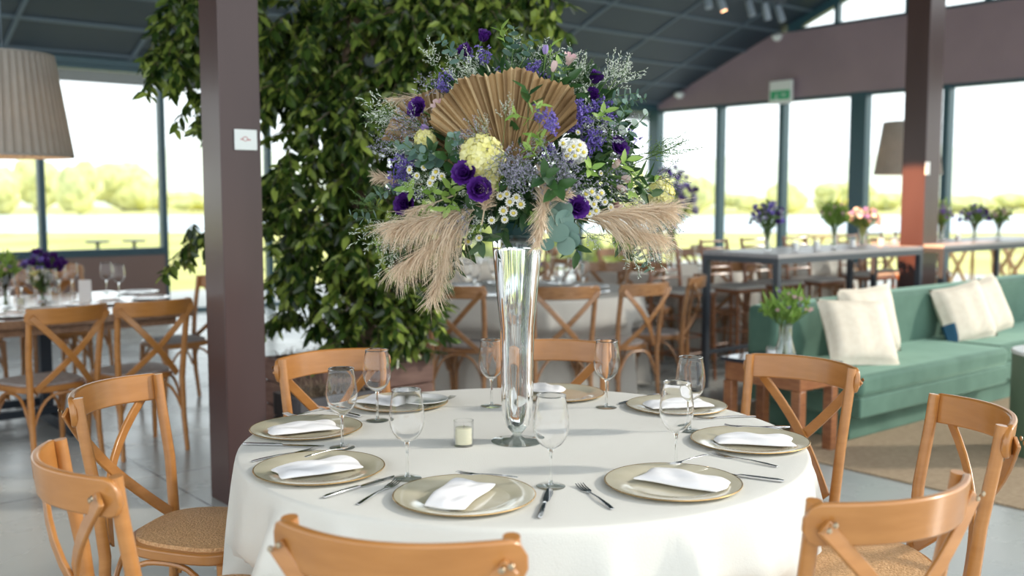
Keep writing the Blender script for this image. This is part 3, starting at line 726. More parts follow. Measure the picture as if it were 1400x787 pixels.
def palmfan(R=.27, a0=-74, a1=62, n=23, name='palm_fan', m='palm', seed=0):
    rr = random.Random(seed); n = int(n*1.5); k = 2*n+1; vs = []; rings = [.06,.25,.5,.75,.93,1.0]
    for q in rings:
        for i in range(k):
            a = math.radians(a0+(a1-a0)*(i+.25*math.sin(i*2.1+seed))/(k-1)); odd = i % 2
            rr_ = R*q*(1+.0*odd); e = 0
            ad = abs(math.degrees(a)+2); rr_ *= 1-.26*max(0, (ad-40)/26)**1.2 if seed == 1 else 1
            if q == 1.0: rr_ = (rr_/(R*q))* R*(1.0+(.010 if odd else -.008))*(1+.025*math.sin(i*.37+seed)+.012*rr.uniform(-1,1))
            jt = (.55+.45*math.sin(i*1.7+seed)*math.sin(i*.61+2)); d = (.0115 if odd else -.0115)*jt*q*(R/.27)
            vs.append(V((math.sin(a)*rr_, -d - .03*q*q*math.cos(a*.8), math.cos(a)*rr_)))
    fs = [(r*k+i, r*k+i+1, (r+1)*k+i+1, (r+1)*k+i) for r in range(len(rings)-1) for i in range(k-1)]
    b = MB().add(vs, fs); pm = [rr.choice((0,0,1,2)) for _ in range(k)]
    b.m = [pm[i] for r in range(len(rings)-1) for i in range(k-1)]; o = b.build(name, [M[m], M['palm3' if m == 'palm' else 'palm'], M['palm4' if m == 'palm' else 'palm2']], smooth=False); s = o.modifiers.new('t', 'SOLIDIFY'); s.thickness = .0012
    MB().tube([(0,0,-.09),(0,0,.03)], [.003,.005], 6).build('stem', M[m], o)
    return o

# florist's foam bowl
fz = aty(690, 314, BC.y).z - BC.z
foam = MB(); foam.lathe([(0,-.022),(.066,-.022),(.071,-.018),(.073,.016),(.060,.030),(.03,.045),(0,.05)], 40)
foam.build('florist_foam', M['foam'], fa, loc=(vx-BC.x, 0, fz+.004))
# dense greenery core
core = MB(); gr = random.Random(3)
for i in range(2800):
    d = V((gr.gauss(0,1), gr.gauss(0,1), gr.gauss(0,1))).normalized()
    q = gr.uniform(.45,.86); p = V((d.x*BR.x, d.y*BR.y, d.z*BR.z))*q
    if p.z < -.165: p.z = gr.uniform(-.175, -.08)
    core.leaf(p, (d + V((gr.gauss(0,.5), gr.gauss(0,.5), gr.gauss(0,.5)))), V((gr.gauss(0,1), gr.gauss(0,1), gr.gauss(0,1))), gr.uniform(.03,.06), gr.uniform(.012,.026))
core.build('greenery', M['dkgreen'], fa, ang=60)
stm = MB()
for i in range(70):
    d = V((gr.gauss(0,1), gr.gauss(0,1), abs(gr.gauss(0,1))-.1)).normalized(); stm.tube([V((vx-BC.x, 0, fz+.03)), V((d.x*.12, d.y*.12, d.z*.1-.08)), V((d.x*BR.x*.85, d.y*BR.y*.85, d.z*BR.z*.85))], .0014, 4)
stm.build('stems', M['green'], fa)
# palm fans
hub = aty(694, 240, BC.y-.29)-BC
f1 = palmfan(.262, -57, 55, 21, seed=1); f1.parent = fa
f1.matrix_local = Matrix.Translation(hub) @ Matrix.Rotation(math.radians(-6), 4, 'X') @ Matrix.Rotation(math.radians(-8), 4, 'Z')
hub2 = aty(602, 200, BC.y-.06)-BC
f2 = palmfan(.155, -62, 28, 12, 'palm_fan', 'palm2', 2); f2.parent = fa
f2.matrix_local = Matrix.Translation(hub2) @ Matrix.Rotation(math.radians(-22), 4, 'Y') @ Matrix.Rotation(math.radians(10), 4, 'X'); tag(f2, 'paler dried palm fan on the left')
hub3 = aty(655, 232, BC.y-.16)-BC
f3 = palmfan(.16, -80, -20, 9, 'palm_fan', 'palm', 3); f3.parent = fa; f3.matrix_local = Matrix.Translation(hub3) @ Matrix.Rotation(math.radians(6), 4, 'X')
# purple lisianthus
LI = Bloom(lisianthus); LIc = Bloom(lambda: lisianthus(.6)); BUD = Bloom(bud); PB = Bloom(lambda: bud('lilac', 'lilac_bud'))
for x, y, k, s, dn in [(659,56,.3,.95,(.3,-.5,.8)),(640,76,.35,1,(-.5,-.5,.7)),(576,151,.8,1.05,(-.5,-.8,.3)),(638,240,1.15,1.15,(-.3,-1,.3)),(653,260,1.2,1.15,(.2,-1,.1)),
                       (558,281,.9,1.15,(-.4,-1,.2)),(786,285,1.1,1.1,(.3,-1,.2)),(840,205,.9,1.05,(.6,-.7,.4)),(810,113,.5,1,(.5,-.4,.8)),(806,134,.55,.95,(.3,-.8,.4))]:
    p, n = surf(x, y, k); (LI if s > 1.0 else LIc).put(p, V(dn).normalized(), rb.uniform(0, 6), s)
for x, y, dn in [(586,176,(-.7,-.6,.2)),(848,262,(.8,-.5,.4)),(745,74,(.1,-.3,1))]:
    p, n = surf(x, y, .95); PB.put(p, V(dn).normalized(), 0, .8)
# hydrangeas
HY = Bloom(hydrangea); HW = Bloom(lambda: hydrangea(.036, 80, 'white', 'white_hydrangea'))
for x, y, k, s in [(660,216,1.0,.98),(664,240,.95,.66),(897,262,.5,.75),(584,192,.85,.5),(618,330,.5,.55)]:
    p, n = surf(x, y, k*.88); HY.put(p+V((0,-.045,0)), (n+V((0,-.4,.2))).normalized(), rb.uniform(0, 6), s)
for x, y in [(786,207)]:
    p, n = surf(x, y, .95); HW.put(p, n, 1, .75)
# sprays
LAV = [Bloom(lambda s=s: spray('lav', 'lavender_limonium', .11, 11, 11, .05, .0042, s, .0014)) for s in (1, 2, 3)]
SIL = [Bloom(lambda s=s: spray('silver', 'white_limonium', .12, 9, 10, .045, .006, s, .0016)) for s in (4, 5, 6)]
BLU = [Bloom(lambda s=s: spray('blue', 'violet_statice', .085, 9, 12, .030, .005, s, .0032, fdir=.1)) for s in (7, 8)]
def near(cx_, cy_, sx, sy, n, blooms, k=1.0, s=1.0, back=.06, jit=.35, up=.2):
    for i in range(n):
        x, y = rb.gauss(cx_, sx), rb.gauss(cy_, sy); p, nn = surf(x, y, k)
        d = (nn + V((rb.gauss(0,jit), rb.gauss(0,jit), rb.gauss(0,jit)+up))).normalized()
        rb.choice(blooms).put(p-d*back*s, d, rb.uniform(0, 6), s*rb.uniform(.85,1.15))
near(702,232,16,12,13, LAV, 1.12, .9, up=.1); near(765,240,14,14,9, LAV, 1.08, .9, up=.1); near(640,190,12,6,4, LAV, 1.05, .8, up=.1); near(560,180,10,14,4, LAV, .9); near(545,205,8,10,3, LAV, .8)
near(850,232,8,20,4, LAV, .7); near(880,270,10,14,3, LAV, .5); near(622,300,8,8,3, LAV, 1.1); near(735,240,14,10,4, LAV, 1.1, .85); near(785,255,10,10,3,LAV,1.0)
near(632,120,10,16,4, SIL, .75, .9); near(655,100,16,8,5, SIL, .4, .8, up=.4); near(700,85,10,6,3, SIL, .15, .7, up=.6); near(745,98,12,8,5, SIL, .2, .85, up=.5)
near(780,120,12,12,6, SIL, .45, .85, up=.3); near(545,320,14,14,5, SIL, .5, .9, up=-.2); near(575,215,12,12,3, SIL, .9, .8); near(590,260,14,14,4, SIL, 1.0, .8)
near(810,165,14,16,6, SIL, .75, .85); near(880,310,16,10,4, SIL, .4, .9, up=-.3); near(530,175,4,8,2, SIL, .3, .9)
near(552,218,7,6,4, BLU, .95); near(543,246,7,5,3, BLU, .9); near(608,112,8,6,3, BLU, .7, .8); near(645,72,8,5,2, BLU, .4,.8); near(730,95,12,10,5, BLU, .5, .9)
near(800,165,12,14,6, BLU, .85); near(822,150,8,14,4, BLU, .6); near(745,160,8,12,3, BLU, 1.22, .8, back=.03); near(812,185,12,8,4, BLU, .8); near(690,95,10,6,2, BLU, .4, .7); near(778,210,20,8,3,BLU,1.0,.8)
# sprigs standing free of the mass: right top, left, far right
def free(bl, px, py, depth, d, s=1.0, roll=0):
    p = aty(px, py, BC.y+depth)-BC; return bl.put(p, V(d).normalized(), roll, s)
free(SIL[0], 826, 132, -.1, (.45,-.1,.9), 1.0); free(SIL[1], 836, 116, -.08, (.6,-.1,.7), .75, 2); free(SIL[2], 560, 165, -.14, (-.9,-.1,.35), 1.1); free(SIL[0], 552, 158, -.12, (-1,0,.05), .9, 1)
free(SIL[1], 690, 172, -.40, (.1,-.1,1), .62); free(SIL[2], 668, 186, -.38, (-.3,-.2,.9), .5, 3); free(SIL[0], 600, 100, -.05, (-.4,0,.9), .8); free(SIL[1], 775, 110, -.05, (.2,0,1), .8)
free(LAV[0], 880, 250, -.1, (.9,-.1,.2), 1.1); free(LAV[1], 885, 285, -.1, (.9,-.1,-.3), 1.1); free(SIL[2], 540, 300, -.1, (-.8,-.1,-.5), 1.1); free(SIL[0], 545, 325, -.08, (-.4,-.1,-.9), 1.0); free(SIL[1], 850, 335, -.1, (.6,-.1,-.6), .9); free(SIL[2], 870, 320, -.1, (.6,-.1,-.8), 1)
FN = Bloom(lambda: spray('green', 'fern_sprig', .16, 11, 12, .05, .006, 21, .0015))
free(FN, 865, 225, -.1, (.95,-.1,.38), 1.05); free(FN, 860, 215, -.12, (.9,-.2,.25), .9, 1); free(FN, 790, 120, .02, (.35,0,.9), .6, 2); free(FN, 530, 290, -.06, (-.7,0,.3), .7, 2)
free(FN, 545, 180, 0, (-.8,0,.5), .8, 2); free(FN, 640, 85, .05, (-.2,.1,1), .5, 2); free(FN, 720, 95, 0, (0,0,1), .5, 2)
# daisies
DA = Bloom(daisy)
for x, y in [(697,276),(688,288),(702,291),(690,300),(672,301),(706,270),(712,279),(684,268),(693,265),(801,265),(809,262),(817,270),(804,276),(812,279),(822,264),(827,276),(799,285),(806,292),(815,288),(793,272),
             (596,235),(604,241),(592,243),(615,233),(580,228),(570,240),(560,232),(588,250),(784,200),(790,205),(779,205),(786,213),(793,198),(775,213),(798,208),(770,196),(835,283),(842,290),(640,330),(600,335),(655,325),(590,345),(612,350)]:
    p, n = surf(x, y, 1.08); DA.put(p, (n+V((rb.gauss(0,.2), -.5, rb.gauss(0,.2)+.3))).normalized(), rb.uniform(0, 6), rb.uniform(1.0, 1.3))
AL = Bloom(alstroemeria); AB = Bloom(lambda: bud('pink', 'alstroemeria_bud'))
for x, y, d in [(838,278,(.2,-.9,-.4)),(775,90,(.3,-.4,.8)),(605,150,(-.4,-.8,.3))]:
    p, n = surf(x, y, .9); AL.put(p, V(d).normalized(), rb.uniform(0, 6), .9)
for x, y, d in [(838,228,(.5,-.7,.5)),(850,243,(.8,-.5,-.2)),(844,255,(.7,-.6,-.4)),(756,98,(.2,-.3,1))]:
    p, n = surf(x, y, .95); AB.put(p, V(d).normalized(), 0, .95)
# eucalyptus
EU = Bloom(lambda: eucalyptus(seed=1)); EU2 = Bloom(lambda: eucalyptus(.11, 5, .018, .02, 2))
ec = MB(); er = random.Random(8); ec.tube([aty(760,275,BC.y-.31)-BC, aty(766,300,BC.y-.37)-BC, aty(778,332,BC.y-.36)-BC], .0014, 5)
for k, (x, y, r_) in enumerate([(755,284,12),(771,286,13),(753,297,14),(772,300,15),(760,306,14),(778,315,14),(764,318,15),(782,328,12),(774,336,14),(748,334,10)]):
    c = aty(x, y, BC.y-.345-.006*k)-BC; d = V((er.uniform(-.5,.5), -1, er.uniform(-.1,.6))).normalized(); x_ = d.cross(V((0,0,1))).normalized(); y_ = x_.cross(d); rr_ = r_*2.5/F
    ec.add([c-d*.003]+[c+(x_*math.cos(t)+y_*math.sin(t)*.93)*rr_ for t in [2*PI*j/18 for j in range(18)]], [(0,1+j,1+(j+1) % 18) for j in range(18)])
ec.build('eucalyptus_sprig', M['euc'], fa, ang=60)
for x, y, d, s in [(590,222,(-.5,-.8,.3),1),(600,232,(-.2,-.9,.4),.9),(575,215,(-.8,-.5,.4),.8),(632,208,(-.2,-.9,.3),.8),(700,82,(.1,0,1),.8),(712,88,(.5,0,1),.7),(632,85,(-.6,-.3,.6),.8),(845,190,(.8,-.3,.5),.9),(838,182,(.5,-.3,.8),.8),
                   (832,135,(.9,0,.3),.7),(850,140,(.9,0,.1),.6),(870,325,(.5,0,-.9),.9),(895,300,(.6,0,-.9),.9),(520,300,(-.9,0,.1),.8),(560,250,(-.8,-.3,-.2),.8),(765,110,(.3,0,1),.6)]:
    p, n = surf(x, y, .9); EU2.put(p, V(d).normalized(), rb.uniform(0, 6), s)
# fresh leaves standing out
def leafsprig(n=5, L=.06, W_=.026, m='dkgreen', name='leaf_sprig', seed=0):
    rr = random.Random(seed); b = MB(); b.tube([(0,0,-.05),(0,0,.06)], .0013, 4)
    for k in range(n):
        a = k*2.4; z = .01+.05*k/n; b.leaf((0,0,z), (math.cos(a), math.sin(a), .9), (-math.cos(a), -math.sin(a), 1), L*rr.uniform(.8,1.1), W_)
    return b.build(name, M[m], ang=60)
LS = Bloom(leafsprig); LB = Bloom(lambda: leafsprig(5, .05, .02, 'brightgreen', 'bright_leaf_sprig', 3))
for x, y, k, d, s in [(722,152,1.25,(0,-.3,1),.9),(610,222,1.0,(.2,-.8,.3),1),(600,215,1.0,(-.5,-.7,.3),.9),(760,262,1.1,(0,-1,.3),1.1),(752,250,1.1,(-.3,-.9,.3),1),(640,322,.8,(-.3,-.7,-.6),1.1),(650,316,.8,(.3,-.8,-.6),1),
                      (858,245,.9,(.9,-.3,.1),1),(862,255,.8,(.9,-.3,-.3),1),(838,300,.8,(.5,-.6,-.7),1),(850,320,.6,(.3,-.5,-.8),1),(780,320,.7,(.3,-.5,-.8),1),(795,125,.4,(.4,-.3,.8),.9),(770,128,.6,(.2,-.7,.6),.9),
                      (700,90,.2,(0,-.3,1),.9),(560,330,.4,(-.5,-.3,-.7),1),(625,345,.3,(-.2,-.3,-.9),1),(540,265,.6,(-.8,-.3,0),1)]:
    p, n = surf(x, y, k); LS.put(p, V(d).normalized(), rb.uniform(0, 6), s)
for x, y, k, d, s in [(726,158,1.28,(.5,-.5,.6),.7),(715,160,1.28,(-.8,-.5,.2),.6),(620,272,1.05,(-.3,-.8,-.5),.9),(613,265,1.0,(.2,-.8,.4),.9),(570,262,.95,(-.4,-.8,.2),.9),(585,268,1,(.3,-.8,.3),.8),(728,296,1,(.2,-.8,-.1),.7),
                      (842,232,.95,(.5,-.7,.5),.9),(868,250,.8,(1,-.4,.1),.9),(850,262,.9,(.4,-.8,.1),.8),(745,205,1.15,(-.4,-.5,.8),.9),(735,215,1.15,(-.6,-.5,.6),.8),(760,115,.5,(.2,-.5,.8),.9),(752,88,.3,(0,-.3,1),.9),(690,60,.1,(-.2,0,1),.8),
                      (800,235,1,(.3,-.8,.2),.8),(835,315,.6,(.6,-.3,-.7),1.1),(530,320,.3,(-.5,0,-.5),.8),(590,290,1.05,(-.3,-.8,.1),.8)]:
    p, n = surf(x, y, k); LB.put(p, V(d).normalized(), rb.uniform(0, 6), s)
# pampas plumes
def plume(px, py, depth, d, L, w_, grav, seed, n=420, roll=None, label=None):
    o = pampas(L, n, w_, grav, seed); o.parent = fa; p = aty(px, py, BC.y+depth)-BC; dz = V(d).normalized()
    # local -Y is the direction the hairs fall in: keep it pointing down
    yv = V((0,0,1)) - dz*dz.z
    if yv.length < .1: yv = V((0,-1,0))
    yv.normalize(); xv = yv.cross(dz); Q = Matrix((xv, yv, dz)).transposed().to_4x4()
    o.matrix_local = Matrix.Translation(p) @ Q
    if label: tag(o, label)
    return o
plume(652,286,-.28,(-.86,-.1,-.18),.23,.085,.95,1,620); plume(650,294,-.27,(-.74,0,-.50),.25,.07,.9,2,480); plume(625,315,-.2,(-.35,0,-.95),.20,.05,.3,3,300)
plume(798,297,-.27,(1,-.05,.10),.23,.075,.75,4,620); plume(810,303,-.25,(.9,0,-.22),.20,.06,.8,5,360); plume(838,296,-.2,(.9,0,.15),.14,.05,.4,12,260)
plume(742,300,-.35,(.05,-.2,1),.10,.045,.0,6,260); plume(742,272,-.36,(-.12,-.1,1),.075,.014,.0,7,120); plume(745,268,-.36,(-.15,-.3,-.95),.13,.035,.0,8,260); plume(752,276,-.36,(.75,-.3,.35),.06,.03,.1,9,140)
plume(552,248,-.12,(-.9,-.1,.15),.085,.035,.3,10,160); plume(662,288,-.33,(.1,-.5,.5),.08,.05,.2,11,220); plume(645,225,-.33,(-.5,-.4,.8),.05,.015,0,13,60)
plume(585,130,-.05,(-1,0,-.12),.11,.02,.4,14,100); plume(575,155,-.1,(-.8,0,-.5),.08,.02,.3,15,60); plume(600,275,-.26,(-.9,-.2,-.35),.09,.03,.5,16,120)
# behind and on top: the far side of the dome
bk = random.Random(5)
for i in range(46):
    a = bk.uniform(-.15*PI, 1.15*PI); el = bk.uniform(-.4, 1.25); d = V((math.cos(a)*math.cos(el), abs(math.sin(a))*math.cos(el)+.1, math.sin(el))).normalized()
    p = V((d.x*BR.x, d.y*BR.y, d.z*BR.z))*.78; d2 = (d+V((bk.gauss(0,.25), bk.gauss(0,.25), bk.gauss(0,.25)))).normalized()
    [bk.choice(LAV), bk.choice(SIL), bk.choice(SIL), bk.choice(BLU), EU2, LB, LS][i % 7].put(p, d2, bk.uniform(0,6), bk.uniform(.85,1.1))
for i in range(8):
    a = bk.uniform(.1*PI, .9*PI); d = V((math.cos(a), math.sin(a), bk.uniform(0,.8))).normalized(); p = V((d.x*BR.x, d.y*BR.y, d.z*BR.z))*.85
    (LI if i % 2 else HY).put(p, d, 0, .9 if i % 2 else .7)
# fine filler over the front so that no bare core shows
for i in range(60):
    x = bk.gauss(715, 85); y = bk.uniform(75, 320); p, n = surf(x, y, .9)
    rho = ((x-715)/175)**2+((y-205)/135)**2
    if rho > .95 or (600 < x < 795 and 70 < y < 235) or y < 105: continue
    [bk.choice(LAV), bk.choice(SIL), LB, bk.choice(SIL), DA, LS][i % 6].put(p-n*.02, (n+V((bk.gauss(0,.3), bk.gauss(0,.3)-.2, bk.gauss(0,.3)))).normalized(), bk.uniform(0,6), bk.uniform(.8,1.05))
# ------------------------------------------------------------------ left banquet table
LA = at(267, 421, .75); LW, LG = LA.x*WX+LA.y*WY, LA.x*WY-LA.y*WX
lt = empty('plank_table', tuple(P(LW-1.7, LG-.80)), RW, 'long brown plank table with black steel base laid for dinner on the left', 'table')
MB().box((0,0,.725), (3.4,1.60,.05)).build('tabletop', M['tablewood'], lt, bevel=.005)
MB().box((0,.72,.675),(3.2,.03,.05)).box((0,-.72,.675),(3.2,.03,.05)).build('apron', M['tablewood'], lt)
for s in (-1.45, -.3, 1.0):
    b = MB(); b.box((s,0,.37),(.07,.07,.60)).box((s,0,.035),(.08,1.3,.07)).box((s,0,.67),(.08,1.3,.04)); b.build('leg', M['darksteel'], lt)
for s in (-.18, .18): MB().box((-.22,s,.09),(2.5,.05,.05)).build('floor_rail', M['darksteel'], lt)
grey = Proto(make_chair('cross_back_chair', M['wood'], M['greypad'], False))
def chair_wg(proto, w_, g_, rz, label, group, cat='chair'):
    p = P(w_, g_); return proto.place((p.x, p.y, 0), rz, label, group, cat)
GL = 'cross-back chairs round the long plank table'
FA = RW + PI       # facing the rear glass wall is the direction -G
def face(dw, dg):   # rotation so that the chair faces direction (dw, dg) in room axes
    d = P(dw, dg); return math.atan2(d.y, d.x)-PI/2
for px, lb, k in ((76, 'honey chair with grey seat, left of the two whole ones at the plank table', 0), (206, 'honey chair with grey seat, nearer the column of two at the plank table', 1)):
    b_ = at(px, 421, .88); w_, g_ = b_.x*WX+b_.y*WY, b_.x*WY-b_.y*WX
    if k == 0: W0, G0 = w_, g_
    else: w_, g_ = W0+.50, G0-.02
    chair_wg(grey, w_, g_-.30, face(-.25 if k == 0 else -.1, -1), lb, GL)
chair_wg(grey, W0-.62, G0-.30, face(0,-1), 'honey chair at the plank table, cut by the left edge of the picture', GL)
for k, (dw, lb) in enumerate([(-.35,'nearest the table end'), (-.95,'second from the table end'), (-1.55,'third from the table end'), (-2.15,'farthest left')]):
    chair_wg(grey, LW+dw, LG-1.80, face(0,1), 'honey chair on the window side of the plank table, '+lb, GL)
chair_wg(grey, LW+.14, LG-.70, face(-1,.05), 'honey chair at the end of the plank table, beside the bright glass door', GL)
chair_wg(grey, LW-.05, LG-2.35, face(.2,1), 'honey chair standing apart before the low brown wall, its rail catching the light', GL)
# things on it
GLL = 'wine glasses on the plank table'
for i, (x, y, lb) in enumerate([(99,400,'left of the menu card'),(146,400,'right of the menu card'),(163,404,'in front of the other, near the table end'),(70,413,'before the purple flowers'),(30,412,'beside the green stems'),(12,420,'at the left edge'),(47,404,'behind the candle'),(82,400,'behind the white flowers')]):
    p = at(x, y, .75); wg_.place((p.x, p.y, .7505), 0, 'blurred wine glass on the plank table, '+lb, GLL, 'glass', scale=1.0)
white = Proto(make_plate('dinner_plate', M['plate'], .14, False))
for x, y, lb in [(205,408,'nearest its end'),(150,415,'before the two glasses'),(190,400,'at the window side by the end'),(115,416,'before the menu card'),(60,424,'before the purple flowers'),(20,432,'near the left edge')]:
    p = at(x, y, .75); white.place((p.x, p.y, .7505), 0, 'white dinner plate on the plank table, '+lb, 'dinner plates on the plank table', 'plate')
for i, (x, y, lb) in enumerate([(205,406,'the plate nearest the table end'),(150,413,'the plate before the two glasses'),(20,430,'the plate near the left edge')]):
    p = at(x, y, .76); napkin('napkin', .16, .09, 20+i, (p.x, p.y, .7625), i, 'folded white napkin on '+lb, 'napkins on the plank table')
p = at(117, 413, .75); mc = empty('menu_card', (p.x, p.y, .7505), .3, 'blank pale menu card standing upright on the plank table', 'card')
MB().strip([(0,-.025,0),(0,-.004,.145),(0,-.002,.15)], V((1,0,0)), .078, V((0,1,0)), .0015).build('front_leaf', M['card'], mc, smooth=False)
MB().strip([(0,.025,0),(0,.004,.145),(0,.0025,.15)], V((1,0,0)), .078, V((0,1,0)), .0015).build('back_leaf', M['card'], mc, smooth=False)
p = at(28, 418, .75); vt = empty('votive_candle', (p.x, p.y, .7505), 0, 'small candle glass on the plank table among the flowers', 'candle')
MB().lathe([(0,0),(.0265,0),(.0285,.072),(.0262,.072),(.0255,.006),(0,.006)], 24).build('glass_cup', M['glass'], vt); MB().lathe([(0,.0065),(.0235,.0065),(.0235,.05),(0,.05)], 20).build('wax', M['wax'], vt)

# ------------------------------------------------------------------ small bouquets in glass vases
def small_vase(p, h, label, group=None, r0=.035, r1=.045, waist=None):
    r = empty('glass_vase', tuple(p), 0, label, 'vase', group); wst = waist or r0*.8
    MB().lathe([(0,0),(r0,0),(r0*1.05,h*.15),(wst,h*.55),(r1,h),(r1-.003,h),(wst-.003,h*.55),(r0*1.05-.003,h*.15),(r0-.005,.008),(0,.008)], 28).build('vase_body', M['glass'], r)
    MB().lathe([(0,.009),(r0-.006,.009),(r0-.003,h*.15),(wst-.005,h*.5),(0,h*.5)], 24).build('water', M['glass'], r)
    return r
def small_bouquet(p, h, spread, mats, label, group=None, n=26, leaf=.5, seed=0, bl=.022, top=.1, cat='flowers'):
    "stems rising from a vase at p; h = height of the blooms above p"
    rr = random.Random(seed); r = empty('cut_flowers', tuple(p), 0, label, cat, group)
    st = MB(); lf = MB()
    for i in range(n):
        a = rr.uniform(0, 2*PI); q = math.sqrt(rr.random()); tip = V((math.cos(a)*q*spread, math.sin(a)*q*spread, h*(1-.28*q*q)+rr.uniform(-top,top)*.4))
        base = V((math.cos(a+2.5)*.015, math.sin(a+2.5)*.015, .012)); mid = V((tip.x*.25, tip.y*.25, h*.5))
        st.tube([base, mid, tip], [.0024,.0022,.0018], 4)
        for k in range(int(4*leaf+rr.random()*3)):
            u = rr.uniform(.35, 1); c = mid.lerp(tip, max(0, u*1.6-.6)); d = V((rr.gauss(0,.5), rr.gauss(0,.5), 1))+V((tip.x, tip.y, 0))*2
            lf.leaf(c, d, V((tip.x+.01, tip.y, .2)), rr.uniform(.06,.11)*(.6+leaf*.6), .012+.005*leaf)
        b = MB(); dirn = (tip-mid).normalized(); s = bl*rr.uniform(.7,1.2)
        Q = orient(dirn).to_3x3()
        for k in range(6):
            az = k*PI/3; e = V((math.cos(az), math.sin(az), 0)); f = V((-e.y, e.x, 0)); tl = rr.uniform(.3, 1.0)
            o3 = V((0,0,1)); w3 = [V((0,0,-.3*s)), e*s*tl*.7+f*s*.45+o3*s*.5, e*s*tl+o3*s*1.1, e*s*tl*.7-f*s*.45+o3*s*.5]
            b.add([Q @ x for x in w3], [(0,1,2,3)])
        mk = mats[i % len(mats)]; b.build({'purple':'purple_bloom','lilac':'lilac_bloom','white':'white_bloom','pink':'pink_bloom','cream':'cream_bloom','blue':'violet_bloom','lav':'grey_bloom','brightgreen':'green_bud'}[mk], M[mk], r, loc=tip)
    st.build('stems', M['green'], r); lf.build('leaves', M['brightgreen'] if leaf >= .5 else M['green'], r, ang=60)
    return r
p = at(62, 402, .75); small_vase((p.x,p.y,.7505), .12, 'short glass vase of purple flowers on the plank table'); small_bouquet((p.x,p.y,.752), .27, .13, ['purple','blue','purple'], 'deep purple flowers in a short vase on the plank table', n=46, leaf=.4, seed=1, bl=.036)
p = at(58, 412, .75); small_vase((p.x,p.y,.7505), .08, 'low glass of white flowers on the plank table'); small_bouquet((p.x,p.y,.752), .16, .09, ['white','white','cream'], 'white flowers in a low glass on the plank table', n=34, leaf=.3, seed=2, bl=.028)
p = at(8, 420, .75); small_vase((p.x,p.y,.7505), .13, 'glass vase of green-stemmed tulips at the left edge'); small_bouquet((p.x,p.y,.752), .30, .08, ['lilac','brightgreen','pink'], 'green-stemmed tulips in a vase at the left edge', n=26, leaf=1, seed=3)

# ------------------------------------------------------------------ round tables behind
M1 = V((.10, 7.75, 0)); M2 = V((1.55, 10.1, 0)); M3 = V((-.75, 11.3, 0)); M4 = V((3.3, 12.6, 0))
tcl = [('pale linen cloth on the round table straight behind the vase', M1, .9), ('pale linen cloth on the round table left of the bar table', M2, .85), ('pale linen cloth on the farthest round table, behind the hanging plume', M3, .85), ('pale linen cloth on the round table beyond the bar stools', M4, .85)]
mid = Proto(make_chair('cross_back_chair', mat('amber_wood', (.27,.125,.05), .35, c2=(.38,.19,.08), scale=5, stretch=(3,3,12), coat=.3), M['greypad'], False))
G1 = 'cross-back chairs at the far round tables'
def ring(c, lst, d=1.28):
    for ph, lb in lst: seat_at(mid, c, ph, d, lb, G1)
ring(M1, [(22,'brown cross-back chair between the hanging plume and the vase'), (-11,'brown cross-back chair showing just right of the vase'), (-38,'brown cross-back chair right of the far table, nearest the vase side'),
          (-74,'brown cross-back chair tucked behind the one right of the far table'), (52,'brown cross-back chair half behind the ficus leaves'), (80,'brown cross-back chair beside the ficus planter'),
          (140,'cross-back chair on the far side of the table behind the vase, left'), (180,'cross-back chair on the far side of the table behind the vase, middle'), (215,'cross-back chair on the far side of the table behind the vase, right')], 1.27)
ring(M2, [(20,'brown cross-back chair at the second far table, left of the tall stool'), (-20,'brown cross-back chair at the second far table, behind the tall stool'), (62,'brown cross-back chair at the left of the second far table'), (160,'cross-back chair beyond the second far table, left'), (205,'cross-back chair beyond the second far table, right')], 1.2)
ring(M3, [(10,'brown cross-back chair before the farthest round table'), (-45,'brown cross-back chair right of the farthest round table'), (50,'brown cross-back chair left of the farthest round table'), (-100,'brown cross-back chair at the far right of the farthest round table')], 1.2)
ring(M4, [(15,'brown cross-back chair seen under the bar table, left'), (-30,'brown cross-back chair seen under the bar table, right'), (60,'brown cross-back chair left of the table beyond the bar')], 1.2)
for i, (lb, c, R) in enumerate(tcl): table_cloth('tablecloth', c, R, .75, M['cloth2'], lb, 'cloths on the far round tables', seed=30+i, folds=19)
rr = random.Random(9)
for c, nm, R, n in ((M1,'table behind the vase',.55,8), (M2,'second far table',.52,6), (M3,'farthest round table',.52,5)):
    for i in range(n):
        a = 2*PI*i/n+.3; q = c+V((math.cos(a), math.sin(a), 0))*R
        side = ['right','far right','far','far left','left','near left','near','near right'][int((a/(2*PI))*8) % 8]
        white.place((q.x, q.y, .7505), 0, 'pale plate on the %s, %s side' % (nm, side), 'plates on the far tables', 'plate')
        q = c+V((math.cos(a+.28), math.sin(a+.28), 0))*(R-.10)
        wg_.place((q.x, q.y, .7505), 0, 'blurred wine glass on the %s, %s side' % (nm, side), 'glasses on the far tables', 'glass', scale=1.0)
for c, h, sp, ms_, lb, sd in ((M1+V((-.05,.1,.752)), .26, .17, ['blue','cream','lav'], 'low dark mixed flowers on the table behind the vase', 4), (M3+V((.1,0,.752)), .40, .22, ['purple','lav','cream'], 'mixed flowers on the farthest round table', 5)):
    small_vase((c.x,c.y,.7505), .12, 'short glass vase under '+lb.replace('flowers','flowers')); small_bouquet(c, h, sp, ms_, lb, n=60, leaf=.4, seed=sd, bl=.035)
c = M2+V((.02,-.05,.752)); small_vase((c.x,c.y,.7505), .48, 'tall glass vase on the second far table', r0=.05, r1=.06)
small_bouquet(c, .86, .24, ['purple','lav','blue'], 'tall dark bouquet on the second far table, left of the corner post', n=80, leaf=.4, seed=6, bl=.045, top=.3)

